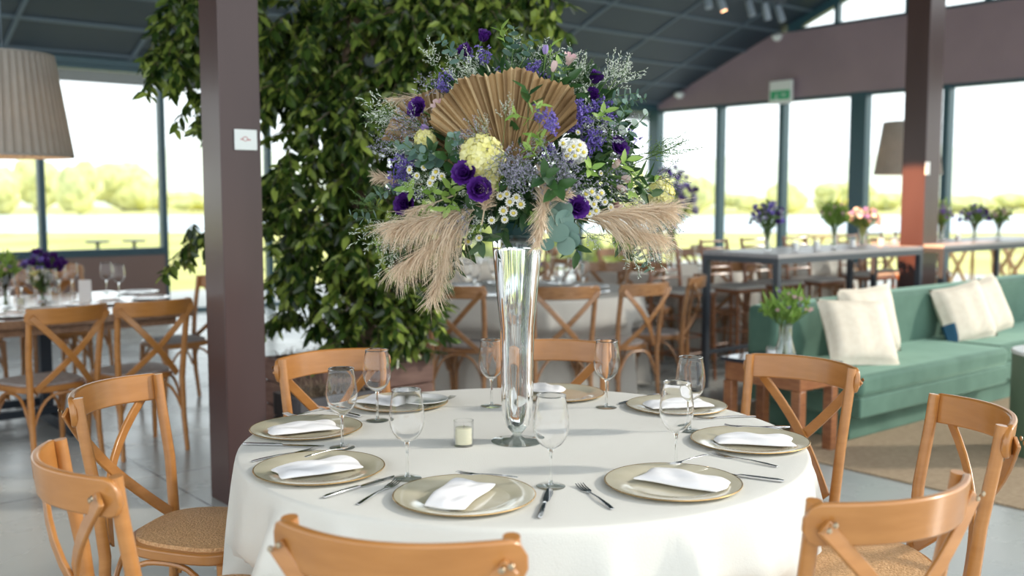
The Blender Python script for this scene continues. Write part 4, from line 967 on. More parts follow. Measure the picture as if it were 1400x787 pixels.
# ------------------------------------------------------------------ bar-height table with stools
nb = at(1064, 348, 1.05); BW, BG = nb.x*WX+nb.y*WY, nb.x*WY-nb.y*WX
def bar_table(w0, L, D, label):
    r = empty('bar_table', tuple(P(w0+L/2, BG-D/2)), RW, label, 'table')
    # local axes: X along W, Y along -G
    MB().box((0,0,1.035),(L,D,.03)).build('tabletop', M['bartop'], r, bevel=.003)
    MB().box((0,-D/2+.02,1.00),(L,.04,.04)).box((0,D/2-.02,1.00),(L,.04,.04)).box((-L/2+.02,0,1.00),(.04,D-.08,.04)).box((L/2-.02,0,1.00),(.04,D-.08,.04)).build('apron_frame', M['barleg'], r)
    for sx in (-1, 1):
        for sy in (-1, 1): MB().box((sx*(L/2-.022), sy*(D/2-.022), .49),(.044,.044,.98)).build('leg', M['barleg'], r)
    MB().box((0,D/2-.03,.28),(L-.09,.03,.03)).build('foot_rail', M['barleg'], r)
    return r
bar_table(BW, 1.98, .68, 'high dark steel-framed bar table left of the lit column')
bar_table(BW+2.32, 2.4, .68, 'high bar table right of the lit column, under three flower vases')
def make_stool():
    r = empty('bar_stool', (0,0,0)); wd = M['wood_dark']
    MB().box((0,0,.735),(.40,.38,.035)).build('seat', wd, r, bevel=.008)
    plate_mesh(MB(), [(x*.95, y*.92) for x, y in seat_outline(ex=6)], .752, .775, .016, 3).build('cushion', M['cushion'], r)
    for s in (-1, 1):
        MB().tube([(s*.185,-.19,0),(s*.178,-.175,.45),(s*.175,-.175,.74),(s*.172,-.195,.95),(s*.170,-.235,1.17)], [.015,.016,.017,.015,.013], 10).build('leg', wd, r)
        MB().tube([(s*.178,.165,.73),(s*.180,.17,.4),(s*.190,.185,0)], [.017,.016,.013], 10).build('leg', wd, r)
    for z, y in ((1.15,-.230),(1.085,-.218),(.92,-.192),(.855,-.185)): MB().tube([(-.172,y,z),(0,y-.02,z),(.172,y,z)], .010, 8).build('back_rail', wd, r)
    b = MB()
    for k in range(5): x = -.11+.055*k; b.tube([(x,-.212,.92),(x,-.236,1.085)], .006, 6)
    b.build('spindles', wd, r)
    for z in (.22,.36,.52):
        b = MB(); b.tube([(-.185,-.18,z),(.185,-.18,z)], .008, 6); b.tube([(-.185,.17,z+.03),(.185,.17,z+.03)], .008, 6)
        for s in (-1, 1): b.tube([(s*.184,-.18,z+.015),(s*.184,.17,z+.015)], .008, 6)
        b.build('rungs', wd, r)
    return r
stool = Proto(make_stool()); GS = 'wooden bar stools at the high tables'
def stool_wg(w_, g_, dw, dg, lb): p = P(w_, g_); stool.place((p.x, p.y, 0), face(dw, dg), lb, GS, 'stool', scale=(1,1,.94))
stool_wg(BW+.17, BG-1.02, 0, 1, 'brown bar stool with cream cushion behind the bar table, at its left end')
stool_wg(BW+.80, BG-1.0, 0, 1, 'brown bar stool behind the bar table, second from its left end')
stool_wg(BW+1.38, BG-1.03, 0, 1, 'brown bar stool behind the bar table, third from its left end')
stool_wg(BW+1.95, BG-1.0, 0, 1, 'brown bar stool behind the bar table, left of the lit column')
stool_wg(BW+2.80, BG-1.0, 0, 1, 'brown bar stool right of the lit column, nearest it')
stool_wg(BW+3.28, BG-1.02, 0, 1, 'brown bar stool right of the lit column, second from it')
stool_wg(BW+3.85, BG-1.0, 0, 1, 'brown bar stool right of the lit column, third from it')
GV = 'glass vases on the high bar tables'
fl_ = [(1050,337,.26,.13,['lav','blue','purple'],'lavender-grey flowers','leftmost on the bar table',.4,50),
       (1141,335,.26,.10,['pink','brightgreen','brightgreen'],'green tulips with a pink bud','in the middle of the bar table',1.2,28),
       (1180,334,.22,.13,['pink','white','lilac'],'pink and white flowers','on the bar table beside the thick window post',.35,50),
       (1287,328,.26,.12,['lilac','white','lilac'],'pale lilac flowers','just right of the lit column',.7,44),
       (1333,327,.24,.12,['purple','blue','lilac'],'purple irises','on the bar table at the right, between two others',.8,34),
       (1366,325,.20,.10,['cream','pink','brightgreen'],'small cream and green flowers','nearest the right edge on the bar table',.6,26)]
for i, (x, y, h, sp, ms_, what, wh, lf, n) in enumerate(fl_):
    # stand them along the middle of the tables
    d = ray(x, 300); tt = (BG-.36)/(d.x*WY-d.y*WX); q = V((d.x*tt, d.y*tt, 1.051))
    small_vase(q, .15, 'glass vase holding %s, %s' % (what, wh), GV, .032, .042, .024)
    small_bouquet(q+V((0,0,.001)), h+.06, sp, ms_, '%s in a vase %s' % (what, wh), 'flowers on the high bar tables', n=n, leaf=lf, seed=40+i, bl=.030)
for x, dz, lb in ((1088,.1,'between the first two vases'),(1117,.08,'left of the tulip vase'),(1166,.12,'between the tulips and the pink flowers'),(1205,.1,'left of the lit column'),(1222,.05,'touching the sight line of the lit column'),(1270,.1,'right of the lit column'),(1310,.1,'between the lilac and the iris vases')):
    d = ray(x, 320); tt = (BG-.24)/(d.x*WY-d.y*WX); r = empty('votive_candle', (d.x*tt, d.y*tt, 1.0505), 0, 'pale candle glass on the bar table, '+lb, 'candle', 'candles on the bar tables')
    MB().lathe([(0,0),(.030,0),(.032,.085),(.029,.085),(.028,.006),(0,.006)], 20).build('glass_cup', M['glass'], r); MB().lathe([(0,.0065),(.026,.0065),(.026,.06),(0,.06)], 16).build('wax', M['plate'], r)

# ------------------------------------------------------------------ sofa, cushions, side tables, rug
SW, SG = 5.22, -3.18
so = empty('sofa', tuple(P(SW+2.6, SG-.5)), RW, 'long green velvet sofa with deep seat cushions on a recessed plinth', 'sofa')
def sl_(w0, w1, g0, g1): # room box -> local centre/size (local X = W, local Y = -G)
    return ((w0+w1)/2-(SW+2.6), -((g0+g1)/2-(SG-.5))), (w1-w0, abs(g1-g0))
def sbox(nm, w0, w1, g0, g1, z0, z1, bev=.03, pr=so, sd=0):
    (x, y), (a, b_) = sl_(w0, w1, g0, g1); o = MB().box((x, y, (z0+z1)/2), (a, b_, z1-z0)).build(nm, M['sofa'], pr, bevel=bev, seg=4); return o
sbox('plinth', SW+.10, SW+5.2, SG-.78, SG-.13, .011, .175, .012)
sbox('seat_base', SW, SW+1.83, SG-.80, SG, .175, .295, .012); sbox('seat_base', SW+1.84, SW+5.2, SG-.80, SG-.05, .175, .295, .012)
sbox('seat_cushion', SW-.01, SW+1.82, SG-.62, SG+.01, .297, .425, .035); sbox('seat_cushion', SW+1.84, SW+3.5, SG-.62, SG-.05, .297, .425, .035); sbox('seat_cushion', SW+3.52, SW+5.2, SG-.62, SG-.05, .297, .425, .035)
for a, b_, k in ((0, 1.15, 0), (1.16, 2.9, .01), (2.92, 5.2, .02)): sbox('backrest', SW+a, SW+b_, SG-.82, SG-.60+k*.5, .298, .775+k, .04)
def pillow(w_, g_, z, size, yaw, lean, m, label, spin=0, patch=False):
    b = MB(); n = 17; vs = []
    for s in (1, -1):
        for i in range(n):
            for j in range(n):
                u = -1+2*i/(n-1); v = -1+2*j/(n-1); e = max(0, (1-u**4)*(1-v**4))
                x = u*size/2*(1-.07*(1-abs(v)**1.5)*abs(u)**3); y = v*size/2*(1-.07*(1-abs(u)**1.5)*abs(v)**3)
                vs.append((x, y, s*(.085*e**.55+.004*math.sin(9*u+3)*e)))
    q = lambda s, i, j: s*n*n+i*n+j
    fs = [(q(0,i,j), q(0,i+1,j), q(0,i+1,j+1), q(0,i,j+1)) for i in range(n-1) for j in range(n-1)]+[(q(1,i,j), q(1,i,j+1), q(1,i+1,j+1), q(1,i+1,j)) for i in range(n-1) for j in range(n-1)]
    for i in range(n-1): fs += [(q(0,i,0), q(1,i,0), q(1,i+1,0), q(0,i+1,0)), (q(0,i,n-1), q(0,i+1,n-1), q(1,i+1,n-1), q(1,i,n-1)), (q(0,0,i), q(0,0,i+1), q(1,0,i+1), q(1,0,i)), (q(0,n-1,i), q(1,n-1,i), q(1,n-1,i+1), q(0,n-1,i+1))]
    mi = [0]*len(fs)
    o = b.add(vs, fs).build('throw_pillow', [m, M['bluepatch']], None, ang=180)
    if patch:
        for f in o.data.polygons:
            c = f.center
            if c.z > -1 and c.x < -.36*size and c.y < -.14*size: f.material_index = 1
    o.location = P(w_, g_, z); nz = P(math.sin(math.radians(yaw)), math.cos(math.radians(yaw))); ln = math.radians(lean)
    nrm = V((nz.x*math.cos(ln), nz.y*math.cos(ln), math.sin(ln))); Q = nrm.to_track_quat('Z', 'Y') @ Quaternion((0,0,1), math.radians(spin)); o.rotation_mode = 'QUATERNION'; o.rotation_quaternion = Q
    return tag(o, label, 'pillow', 'cream throw pillows on the green sofa')
pillow(SW+.44, SG-.30, .610, .47, -26, 34, M['pillow'], 'cream pillow in front of another, at the left end of the green sofa', -4)
pillow(SW+.86, SG-.48, .640, .46, -14, 14, M['pillow'], 'cream pillow behind another, at the left end of the green sofa', 3)
pillow(SW+2.02, SG-.42, .61, .44, -24, 20, M['pillow'], 'cream pillow with a blue corner, toward the right of the sofa', 10, True)
pillow(SW+2.42, SG-.46, .620, .44, -16, 18, M['pillow'], 'cream pillow leaning on the one with a blue corner', 14)
st_ = empty('side_table', tuple(P(4.915, -3.515)), RW, 'brown wooden side table with dark glossy top at the end of the sofa', 'side table')
MB().box((0,0,.508),(.40,.56,.022)).build('tabletop', M['darktop'], st_, bevel=.003)
MB().box((0,0,.440),(.36,.52,.115)).build('apron', M['wood_dark'], st_, bevel=.004)
for sx in (-1, 1):
    for sy in (-1, 1): MB().box((sx*.155, sy*.235, .191),(.06,.06,.382)).build('leg', M['wood_dark'], st_, bevel=.004)
q = at(1073, 488, .52); q.z = .5205
v3 = small_vase(q, .20, 'rounded clear glass vase on the side table by the sofa', None, .060, .038, .038)
small_bouquet(q+V((0,0,.001)), .38, .15, ['brightgreen','pink','brightgreen','lilac'], 'green tulip stems with a few pink buds on the side table by the sofa', n=34, leaf=.9, seed=60, bl=.018)
p = at(1060, 484, .52); r = empty('votive_candle', (q.x-.085, q.y-.02, .5205), 0, 'small candle glass on the side table beside the vase', 'candle')
MB().lathe([(0,0),(.030,0),(.032,.065),(.029,.065),(.028,.006),(0,.006)], 20).build('glass_cup', M['glass'], r); MB().lathe([(0,.0065),(.026,.0065),(.026,.045),(0,.045)], 16).build('wax', M['plate'], r)
rg = MB(); rg.wg(4.775, 11.4, -4.4, .4, .001, .010); tag(rg.build('jute_rug', M['rug'], None, smooth=False), 'woven beige jute rug in front of the green sofa', 'rug')
rt = empty('drum_table', (3.07, 5.62, .010), 0, 'green drum side table with pale top, cut by the right edge', 'side table')
MB().lathe([(0,0),(.25,0),(.252,.01),(.252,.555),(.248,.565),(0,.565)], 64).build('drum', M['pouf'], rt); MB().lathe([(0,.5655),(.250,.5655),(.256,.570),(.256,.582),(.250,.588),(0,.588)], 64).build('top_disc', M['pouftop'], rt)

# ------------------------------------------------------------------ pendant lamps
def pendant(x, y, zb, r1, r0, h, label):
    r = empty('pendant_lamp', (x, y, zb), 0, label, 'lamp', 'pleated drum pendant lamps'); n = 192; vs = []
    for k, z in enumerate((0, h)):
        R = r1 if k == 0 else r0
        for j in range(n):
            a = 2*PI*j/n; q = R+(.006 if j % 4 in (0,1) else -.004); vs.append((q*math.cos(a), q*math.sin(a), z))
    o = MB().add(vs, [(j, (j+1) % n, n+(j+1) % n, n+j) for j in range(n)]).build('lamp_shade', M['shade'], r, smooth=False); s = o.modifiers.new('t', 'SOLIDIFY'); s.thickness = .003
    MB().lathe([(r1-.008,-.006),(r1+.004,-.006),(r1+.004,.008),(r1-.008,.008)], 96, closed=True).build('lower_ring', M['shade'], r)
    MB().lathe([(r0-.008,h-.008),(r0+.004,h-.008),(r0+.004,h+.006),(r0-.008,h+.006)], 96, closed=True).build('upper_ring', M['shade'], r)
    b = MB()
    for k in range(3): a = k*2*PI/3; b.tube([(0,0,h-.02),((r0-.002)*math.cos(a),(r0-.002)*math.sin(a),h-.004)], .003, 5)
    b.build('spider', M['darksteel'], r)
    w_, g_ = x*WX+y*WY, x*WY-y*WX; top = roofz(g_)-.02-zb
    MB().tube([(0,0,h*.62),(0,0,top)], .004, 6).build('cord', M['batten'], r)
    MB().lathe([(0,h*.50),(.02,h*.50),(.024,h*.62),(0,h*.64)], 16).build('lamp_holder', M['darksteel'], r)
    MB().lathe([(0,h*.36),(.020,h*.38),(.028,h*.43),(.020,h*.49),(.012,h*.50),(0,h*.5)], 16).build('bulb', M['bulb'], r)
    l = bpy.data.lights.new('bulb_light', 'POINT'); l.energy = 3; l.color = (1,.62,.32); l.shadow_soft_size = .04; lo = bpy.data.objects.new('bulb_light', l); col.objects.link(lo); lo.location = (x, y, zb+h*.30)
    return r
pendant(-3.06, 6.2, 1.70, .375, .285, .60, 'large beige pleated pendant lamp at the left edge, above the plank table')
pr = aty(1241, 238, 12.0); pendant(pr.x, pr.y, pr.z, .375, .285, .60, 'beige pleated pendant lamp half hidden behind the lit column')

# ------------------------------------------------------------------ small wall and ceiling fittings
def plate_on(name, px, py, w_, h_, m, gplane, label, cat, thick=.012, wplane=None, deco=None):
    d = ray(px, py)
    if wplane is None: t = gplane/(d.x*WY-d.y*WX); q = V((0,0,CAMZ))+d*t; rz = RW          # face turned to +G
    else: t = wplane/(d.x*WX+d.y*WY); q = V((0,0,CAMZ))+d*t; rz = RW-PI/2
    r = empty(name, tuple(q), rz, label, cat)
    return r
s1 = plate_on('wall_sign', 336, 191, .11, .085, None, LCOL[1]+.004, 'small white sign with a faint red mark on the dark column', 'sign')
MB().box((0,0,0),(.112,.007,.095)).build('sign_board', M['sign'], s1, bevel=.003)
b = MB()
for a in range(12):
    t0, t1 = a*PI/6, (a+1)*PI/6; b.add([(math.cos(t0)*.014*q-.004,-.0042,math.sin(t0)*.011*q+.004) for q in (1,.72)]+[(math.cos(t1)*.014*q-.004,-.0042,math.sin(t1)*.011*q+.004) for q in (.72,1)], [(0,1,2,3)])
b.box((.016,-.0040,.0),(.014,.0006,.005)).box((-.022,-.0040,.002),(.010,.0006,.005)); b.build('red_mark', M['signred'], s1, smooth=False)
s2 = plate_on('switch_plate', 1268, 230, 0, 0, None, RCOL[1]+.006, 'small white plate on the pale side of the lit column', 'switch'); MB().box((0,0,0),(.07,.010,.11)).box((0,-.007,0),(.022,.006,.045)).build('cover', M['sign'], s2, bevel=.002)
s3 = plate_on('exit_sign', 1068, 126, 0, 0, None, None, 'green and white exit sign high on the cladding above the windows', 'sign', wplane=WG-.15)
MB().box((0,0,0),(.42,.05,.36)).build('sign_box', M['sign'], s3, bevel=.01)
MB().box((0,-.028,-.045),(.36,.006,.14)).build('green_band', M['signgreen'], s3, smooth=False)
b = MB(); b.box((-.06,-.033,-.03),(.022,.004,.022)).box((-.07,-.033,-.068),(.018,.004,.045),Matrix.Rotation(.3,3,'Y')).box((-.09,-.033,-.10),(.045,.004,.012),Matrix.Rotation(-.5,3,'Y')).box((-.045,-.033,-.10),(.040,.004,.012),Matrix.Rotation(.6,3,'Y')).box((.05,-.033,-.045),(.07,.004,.016)).box((.085,-.033,-.045),(.03,.004,.03),Matrix.Rotation(PI/4,3,'Y'))
b.build('running_figure_and_arrow', M['sign'], s3, smooth=False)
for px, py, lb in ((929,128,'small white round ceiling sensor low on the roof slope'), (1063,49,'small white round ceiling sensor beside the tip of the high window')):
    d = ray(px, py); A = d.z - SL*(d.x*WY-d.y*WX); t = (EAVE+.05-SL*GG-CAMZ-.07)/A; q = V((0,0,CAMZ))+d*t
    r = empty('ceiling_sensor', tuple(q), 0, lb, 'sensor', 'round ceiling sensors'); MB().lathe([(0,-.085),(.05,-.07),(.085,-.03),(.09,0),(.05,.03),(0,.03)], 24).build('dome', M['sign'], r); MB().tube([(0,0,.02),(0,0,.09)], .02, 8).build('mount', M['darksteel'], r)
# track lights under the roof
d = ray(1000, 0); A = d.z - SL*(d.x*WY-d.y*WX); t = (EAVE+.05-SL*GG-CAMZ-.22)/A; tq = V((0,0,CAMZ))+d*t; tq.z += .12
tw, tg = tq.x*WX+tq.y*WY, tq.x*WY-tq.y*WX
tr_ = empty('track_rail', tuple(tq), RW, 'dark lighting track under the roof at the top of the picture', 'track'); MB().box((.1,0,0),(2.2,.05,.04)).build('rail', M['darksteel'], tr_)
b = MB()
for x in (-.8, .9): b.tube([(x,0,.02),(x,0,roofz(tg)-tq.z-.01)], .006, 6)
b.build('hanger', M['darksteel'], tr_)
for k, (x, glow, lb) in enumerate([(-.55,False,'first from the left'),(-.30,True,'glowing orange'),(.38,False,'middle'),(.78,False,'second from the right'),(1.1,False,'rightmost, tilted')]):
    q = P(tw+x*.95, tg, tq.z-.03); r = empty('track_or_added_spot', tuple(q), RW+.3*k, 'small cylindrical spotlight hanging from the track, '+lb, 'spotlight', 'track spotlights')
    dd = V((.25*(1 if k % 2 else -.6), -.3, -1)).normalized()
    MB().tube([(0,0,.01),(0,0,-.04)], .012, 8).build('arm', M['darksteel'], r); MB().tube([V((0,0,-.04)), V((0,0,-.04))+dd*.03, V((0,0,-.04))+dd*.24], [.03,.048,.050], 16).build('housing', M['spot'], r)
    MB().tube([V((0,0,-.04))+dd*.238, V((0,0,-.04))+dd*.245], .040, 16).build('lens', M['spotglow'] if glow else M['spot'], r)

# ------------------------------------------------------------------ ficus in its planter
PX, PY = -.90, 5.80
pn = empty('wooden_planter', tuple(V((PX-.04, PY-.05, 0))), RW, 'square brown wooden planter at the foot of the ficus', 'planter')
b = MB()
for sx, sy, dx, dy in ((0,-1,.70,.04),(0,1,.70,.04),(-1,0,.04,.62),(1,0,.04,.62)):
    for k in range(4): b.box((sx*.33, sy*.33, .07+.135*k), (dx, dy, .128))
b.build('boards', M['planter'], pn, bevel=.004)
MB().box((0,0,.50),(.61,.61,.06)).build('soil_layer', M['soil'], pn)
sw = MB(); r_ = random.Random(2)
for i in range(900):
    x, y = r_.uniform(-.29,.29), r_.uniform(-.29,.29); d = V((r_.gauss(0,1), r_.gauss(0,1), r_.uniform(0,.6))).normalized(); p0 = V((x, y, .53+r_.uniform(0,.03))); s_ = V((d.y,-d.x,0)).normalized()*.003; L = r_.uniform(.05,.12)
    sw.add([p0-s_, p0+s_, p0+d*L+s_*.4, p0+d*L-s_*.4], [(0,1,2,3)])
tag(sw.build('straw', M['soil'], pn, smooth=False), kind='stuff')
bx = empty('dark_planter', (-.93, 5.03, 0), RW, 'dark boxy planter behind the chair at the back left of the table', 'planter')
b = MB()
for k in range(4): b.box((0,-.13,.07+.12*k),(.44,.03,.112)); b.box((0,.13,.07+.12*k),(.44,.03,.112)); b.box((-.205,0,.07+.12*k),(.03,.23,.112)); b.box((.205,0,.07+.12*k),(.03,.23,.112))
b.build('boards', M['planter_dark'], bx, bevel=.003); MB().box((0,0,.44),(.38,.23,.05)).build('soil_layer', M['soil'], bx)
sw = MB()
for i in range(420):
    x, y = r_.uniform(-.18,.18), r_.uniform(-.11,.11); d = V((r_.gauss(0,1), r_.gauss(0,1), r_.uniform(.1,1.2))).normalized(); p0 = V((x, y, .465)); s_ = V((d.y,-d.x,0)).normalized()*.003; L = r_.uniform(.06,.14)
    sw.add([p0-s_, p0+s_, p0+d*L+s_*.3, p0+d*L-s_*.3], [(0,1,2,3)])
tag(sw.build('dry_grass', M['soil'], bx, smooth=False), kind='stuff')
fc = empty('ficus_tree', (PX, PY, .53), 0, 'tall leafy ficus with glossy hanging leaves rising behind the dark column', 'tree')
tk = MB(); tk.tube([(0,0,-.02),(.04,.0,.5),(-.05,.05,1.2),(.03,0,2.0),(0,.05,3.4)], [.085,.07,.06,.055,.04], 10)
tk.tube([(.05,-.05,-.02),(.12,-.1,.6),(.0,-.05,1.3)], [.05,.045,.03], 8)
tk.build('trunk', M['bark'], fc)
blobs = []   # centre (tree coordinates), radii, leaf count, palette
def blob(px, py, Y, rx, ry, rz, n): p = aty(px, py, Y); blobs.append((p-V((PX,PY,.53)), V((rx,ry,rz)), n))
D0 = PY
blob(455,100,D0,.50,.45,.42,2400); blob(520,190,D0-.15,.42,.42,.40,2000); blob(450,270,D0-.1,.44,.40,.40,1900); blob(500,330,D0-.1,.40,.40,.34,1600)
blob(430,400,D0+.05,.30,.36,.26,800); blob(520,420,D0-.15,.30,.33,.22,950); blob(555,455,D0-.3,.15,.2,.16,300); blob(420,20,D0,.50,.5,.40,1900); blob(560,20,D0-.2,.50,.4,.26,1900); blob(660,8,D0-.3,.30,.3,.16,750); blob(725,5,D0-.35,.15,.2,.13,260); blob(745,26,D0-.35,.06,.07,.10,50)
blob(600,70,D0-.2,.32,.3,.22,900); blob(560,110,D0-.2,.40,.35,.30,1200); blob(590,200,D0-.1,.22,.3,.30,650); blob(560,300,D0-.1,.26,.3,.34,900); blob(568,385,D0-.25,.20,.26,.24,560)
blob(400,180,D0-.1,.25,.35,.5,1100); blob(390,320,D0,.20,.3,.4,700)
blob(262,18,D0,.26,.32,.20,620); blob(245,70,D0-.1,.18,.22,.16,330); blob(215,95,D0-.2,.12,.15,.08,140); blob(262,125,D0-.1,.12,.15,.14,170); blob(275,165,D0-.1,.07,.1,.1,60); blob(310,60,D0,.4,.4,.5,900); blob(480,480,D0-.2,.24,.3,.08,240)
blob(262,343,D0+.25,.16,.18,.12,130); blob(300,330,D0+.25,.2,.18,.14,150)
lf = MB(); tw_ = MB(); rl = random.Random(17)
for c, R, n in blobs:
    ntw = max(4, n//30)
    for t_ in range(ntw):
        d = V((rl.gauss(0,1), rl.gauss(0,1), rl.gauss(0,1))).normalized(); q = rl.random()**.45; p = c+V((d.x*R.x, d.y*R.y, d.z*R.z))*q
        g = (V((d.x, d.y*.8, -.55+rl.gauss(0,.35)))).normalized(); L = rl.uniform(.14,.26); p0 = p-g*L*.5; p1 = p+g*L*.5+V((0,0,-.03))
        tw_.tube([p0, p, p1], [.0028,.002,.001], 3, cap=False)
        for k in range(22):
            u = k/21; e = p0.lerp(p1, u); a = k*2.4+rl.uniform(-.5,.5)
            dd = (g*.55 + V((math.cos(a), math.sin(a), 0))*.9 + V((rl.gauss(0,.25), rl.gauss(0,.25), -.45+rl.gauss(0,.25)))).normalized()
            nn = V((rl.gauss(0,.35), rl.gauss(0,.35), 1)) if rl.random() < .7 else V((rl.gauss(0,1), -1, .3))
            Ls = rl.uniform(.060,.100); lf.leaf(e, dd, nn, Ls, Ls*rl.uniform(.36,.46), .14)
tw_.tube([V((-.1,0,2.3))+V((0,0,0)), V((-.6,.0,2.1)), V((-.95,-.1,1.9))], [.02,.012,.006], 6); tw_.tube([(-.05,.05,1.6),(.4,-.1,2.1),(.8,-.3,2.2)], [.02,.014,.006], 6); tw_.tube([(-.03,.05,.8),(-.4,.2,.75),(-.75,.25,.70)], [.015,.01,.005], 6)
tag(lf.build('foliage', M['ficus'], fc, ang=60), kind='stuff'); tw_.build('twigs', M['bark'], fc)
# yellow-green vine tip hanging in front of the dark ceiling
vn = MB(); c0 = aty(745, 28, D0-.35)-V((PX,PY,.53))
for k in range(26): vn.leaf(c0+V((rl.gauss(0,.03), rl.gauss(0,.03), rl.gauss(0,.05)+.03)), (rl.gauss(0,.5), rl.gauss(0,.3), -1), (rl.gauss(0,.4),-1,.3), .07, .034)
vn.build('young_leaves', M['vine2'], fc, ang=60)

# ------------------------------------------------------------------ outside: terrace furniture, shrubs and trees
def tall_table(x, y, label):
    r = empty('terrace_table', (x, y, -.02), 0, label, 'table', 'small terrace tables')
    MB().lathe([(0,.74),(.19,.74),(.19,.77),(0,.77)], 32).build('tabletop', M['darksteel'], r); MB().tube([(0,0,.02),(0,0,.74)], .03, 8).build('pole', M['darksteel'], r); MB().lathe([(0,0),(.24,0),(.24,.02),(0,.03)], 24).build('base', M['darksteel'], r)
q = P(2.1, GG-2.5); tall_table(at(133,318,.74).x*.80, at(133,318,.74).y*.80, 'small dark terrace table outside, left one of two beyond the low wall'); tall_table(at(183,317,.74).x*.80, at(183,317,.74).y*.80, 'small dark terrace table outside, nearer the window post')
def make_tstool():
    r = empty('terrace_stool', (0,0,0)); m = M['terr_wood']; MB().box((0,0,.70),(.46,.34,.03)).build('seat', m, r, bevel=.004)
    for sy in (-.13, .13): MB().strip([(-.20,sy,.69),(.20,sy,0)], V((.86,0,.5)), .04, V((0,1,0)), .022).build('leg', m, r); MB().strip([(.20,sy*.8,.69),(-.20,sy*.8,0)], V((.86,0,-.5)), .04, V((0,1,0)), .022).build('leg', m, r)
    return r
ts = Proto(make_tstool())
for i, (x, dd, lb) in enumerate([(1300,15.6,'just right of the lit column'),(1345,16.0,'second to the right of the lit column'),(1380,15.2,'nearest the right edge'),(1215,16.5,'just left of the lit column'),(1120,17.5,'seen under the middle of the bar table'),(1395,17,'cut by the right edge, farther out')]):
    d = ray(x, 330); k = dd/d.y; ts.place((d.x*k, dd, -.02), .4+.8*i, 'orange-brown folding wood stool out on the terrace, '+lb, 'terrace stools', 'stool', scale=(1.3,1.3,1.15))
def blobcrown(rr, c, R, n=7, seg=2):
    import bmesh
    bm = bmesh.new()
    for i in range(n):
        d = V((rr.gauss(0,1), rr.gauss(0,1), rr.gauss(0,.8))).normalized(); q = V((d.x*R[0], d.y*R[1], d.z*R[2]))*.5; s = rr.uniform(.45,.65)
        res = bmesh.ops.create_icosphere(bm, subdivisions=3, radius=1)
        for v in res['verts']:
            nz_ = 1+.10*math.sin(7*v.co.x+i)*math.sin(6*v.co.y+2*i)+.08*math.sin(13*v.co.z+i*3)*math.cos(11*v.co.x)+rr.uniform(-.05,.05)
            v.co = V(c)+q+V((v.co.x*R[0]*s, v.co.y*R[1]*s, v.co.z*R[2]*s))*nz_
    mb = MB(); mb.v = [tuple(v.co) for v in bm.verts]; mb.f = [tuple(v.index for v in f.verts) for f in bm.faces] if not bm.verts.ensure_lookup_table() else []; bm.verts.index_update()
    mb.f = [tuple(v.index for v in f.verts) for f in bm.faces]; mb.m = [0]*len(mb.f); bm.free(); return mb
rt_ = random.Random(23)
def tree(px, ytop, Y, wpx, label, m='tree', group='trees beyond the lake'):
    ptop = aty(px, ytop, Y); R = wpx/2/F*Y; H = ptop.z+.3
    r = empty('tree', (ptop.x, Y, -.3), 0, label, 'tree', group)
    MB().tube([(0,0,0),(.1,0,H*.5),(0,0,H*.8)], [H*.03,H*.022,H*.01], 8).build('trunk', M['bark'], r)
    blobcrown(rt_, (0,0,H*.50), (R*1.1, R*.8, H*.52), 9).build('crown', M[m], r, ang=180)
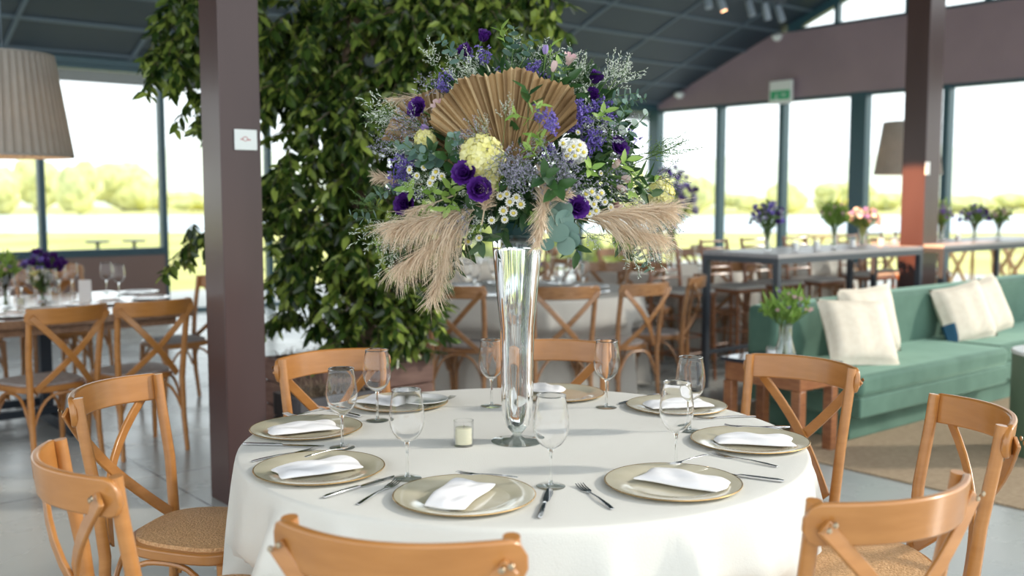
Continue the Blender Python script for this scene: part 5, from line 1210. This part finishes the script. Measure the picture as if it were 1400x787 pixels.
for px, yt, Y, wp, lb in [(-25,222,108,90,'far pale tree at the left edge, below the lamp'),(45,212,112,70,'far yellow-green tree under the right rim of the big lamp'),(105,215,106,62,'tallest far tree between the two left window posts'),(165,222,110,90,'broad pale tree left of the second window post'),
                      (262,262,120,70,'low hazy tree right of the second window post'),(215,258,118,50,'low far tree at the second window post'),(940,222,104,70,'far yellow tree just right of the corner post'),(915,240,100,40,'smaller far tree behind the corner post'),
                      (1075,245,112,52,'far yellow tree in the third gable window'),(1150,246,110,90,'broad far tree left of the thick window post'),(1010,262,118,60,'low far tree in the second gable window'),(1210,262,116,60,'low far tree beside the right pendant lamp'),
                      (1320,268,120,90,'low hazy tree behind the iris vase'),(1390,262,118,60,'low hazy tree at the right edge'),(640,235,90,110,'far tree behind the flower arrangement, left'),(780,230,95,120,'far tree behind the flower arrangement, right'),(860,225,98,60,'far tree left of the corner post')]:
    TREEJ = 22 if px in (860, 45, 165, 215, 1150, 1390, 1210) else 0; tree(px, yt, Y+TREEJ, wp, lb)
for px, yt, Y, wp, lb in [(620,318,20,36,'yellow-lit shrub outside, left of the glass vase'),(655,300,22,46,'dark green shrub outside, left of the glass vase'),(765,322,21,50,'yellow-lit shrub outside, right of the glass vase'),(810,325,23,46,'low shrub outside, right of the glass vase'),(850,318,24,40,'shrub outside, left of the corner post')]:
    ptop = aty(px, yt, Y); r = empty('shrub', (ptop.x, Y, -.3), 0, lb, 'shrub', 'shrubs outside the rear glass'); R = wp/2/F*Y; H = ptop.z+.3
    MB().tube([(0,0,0),(0,0,H*.5)], .03, 6).build('stem', M['bark'], r); blobcrown(rt_, (0,0,H*.5), (R,R,H*.52), 8).build('crown', M['shrub'], r, ang=180)

# added warm lamp standing in for the sun patch on the right-hand column
sp = bpy.data.lights.new('added_sun_patch_spot', 'SPOT'); sp.energy = 2600; sp.color = (1,.50,.25); sp.spot_size = math.radians(13); sp.spot_blend = .25; sp.shadow_soft_size = .03
so_ = bpy.data.objects.new('added_sun_patch_spot', sp); col.objects.link(so_); so_.location = (.6, 6.4, 3.9); tgt = P(RCOL[0], RCOL[1]-.1, 1.15)
so_.rotation_euler = (V(so_.location)-tgt).to_track_quat('Z', 'Y').to_euler()
r = empty('track_or_added_spot', (.6, 6.4, 3.9), 0, 'added housing of the unseen lamp that imitates sun on the right-hand column', 'spotlight'); dd = (tgt-V((.6,6.4,3.9))).normalized()  # housing and arm added out of view around the stand-in lamp
MB().tube([-dd*.30, -dd*.28, V((0,0,0))-dd*.02], [.03,.055,.055], 16).build('housing', M['spot'], r)
zz = roofz(.6*WY-6.4*WX)-3.9; MB().tube([-dd*.2, V((-dd.x*.2, -dd.y*.2, zz))], .01, 8).build('arm', M['darksteel'], r)
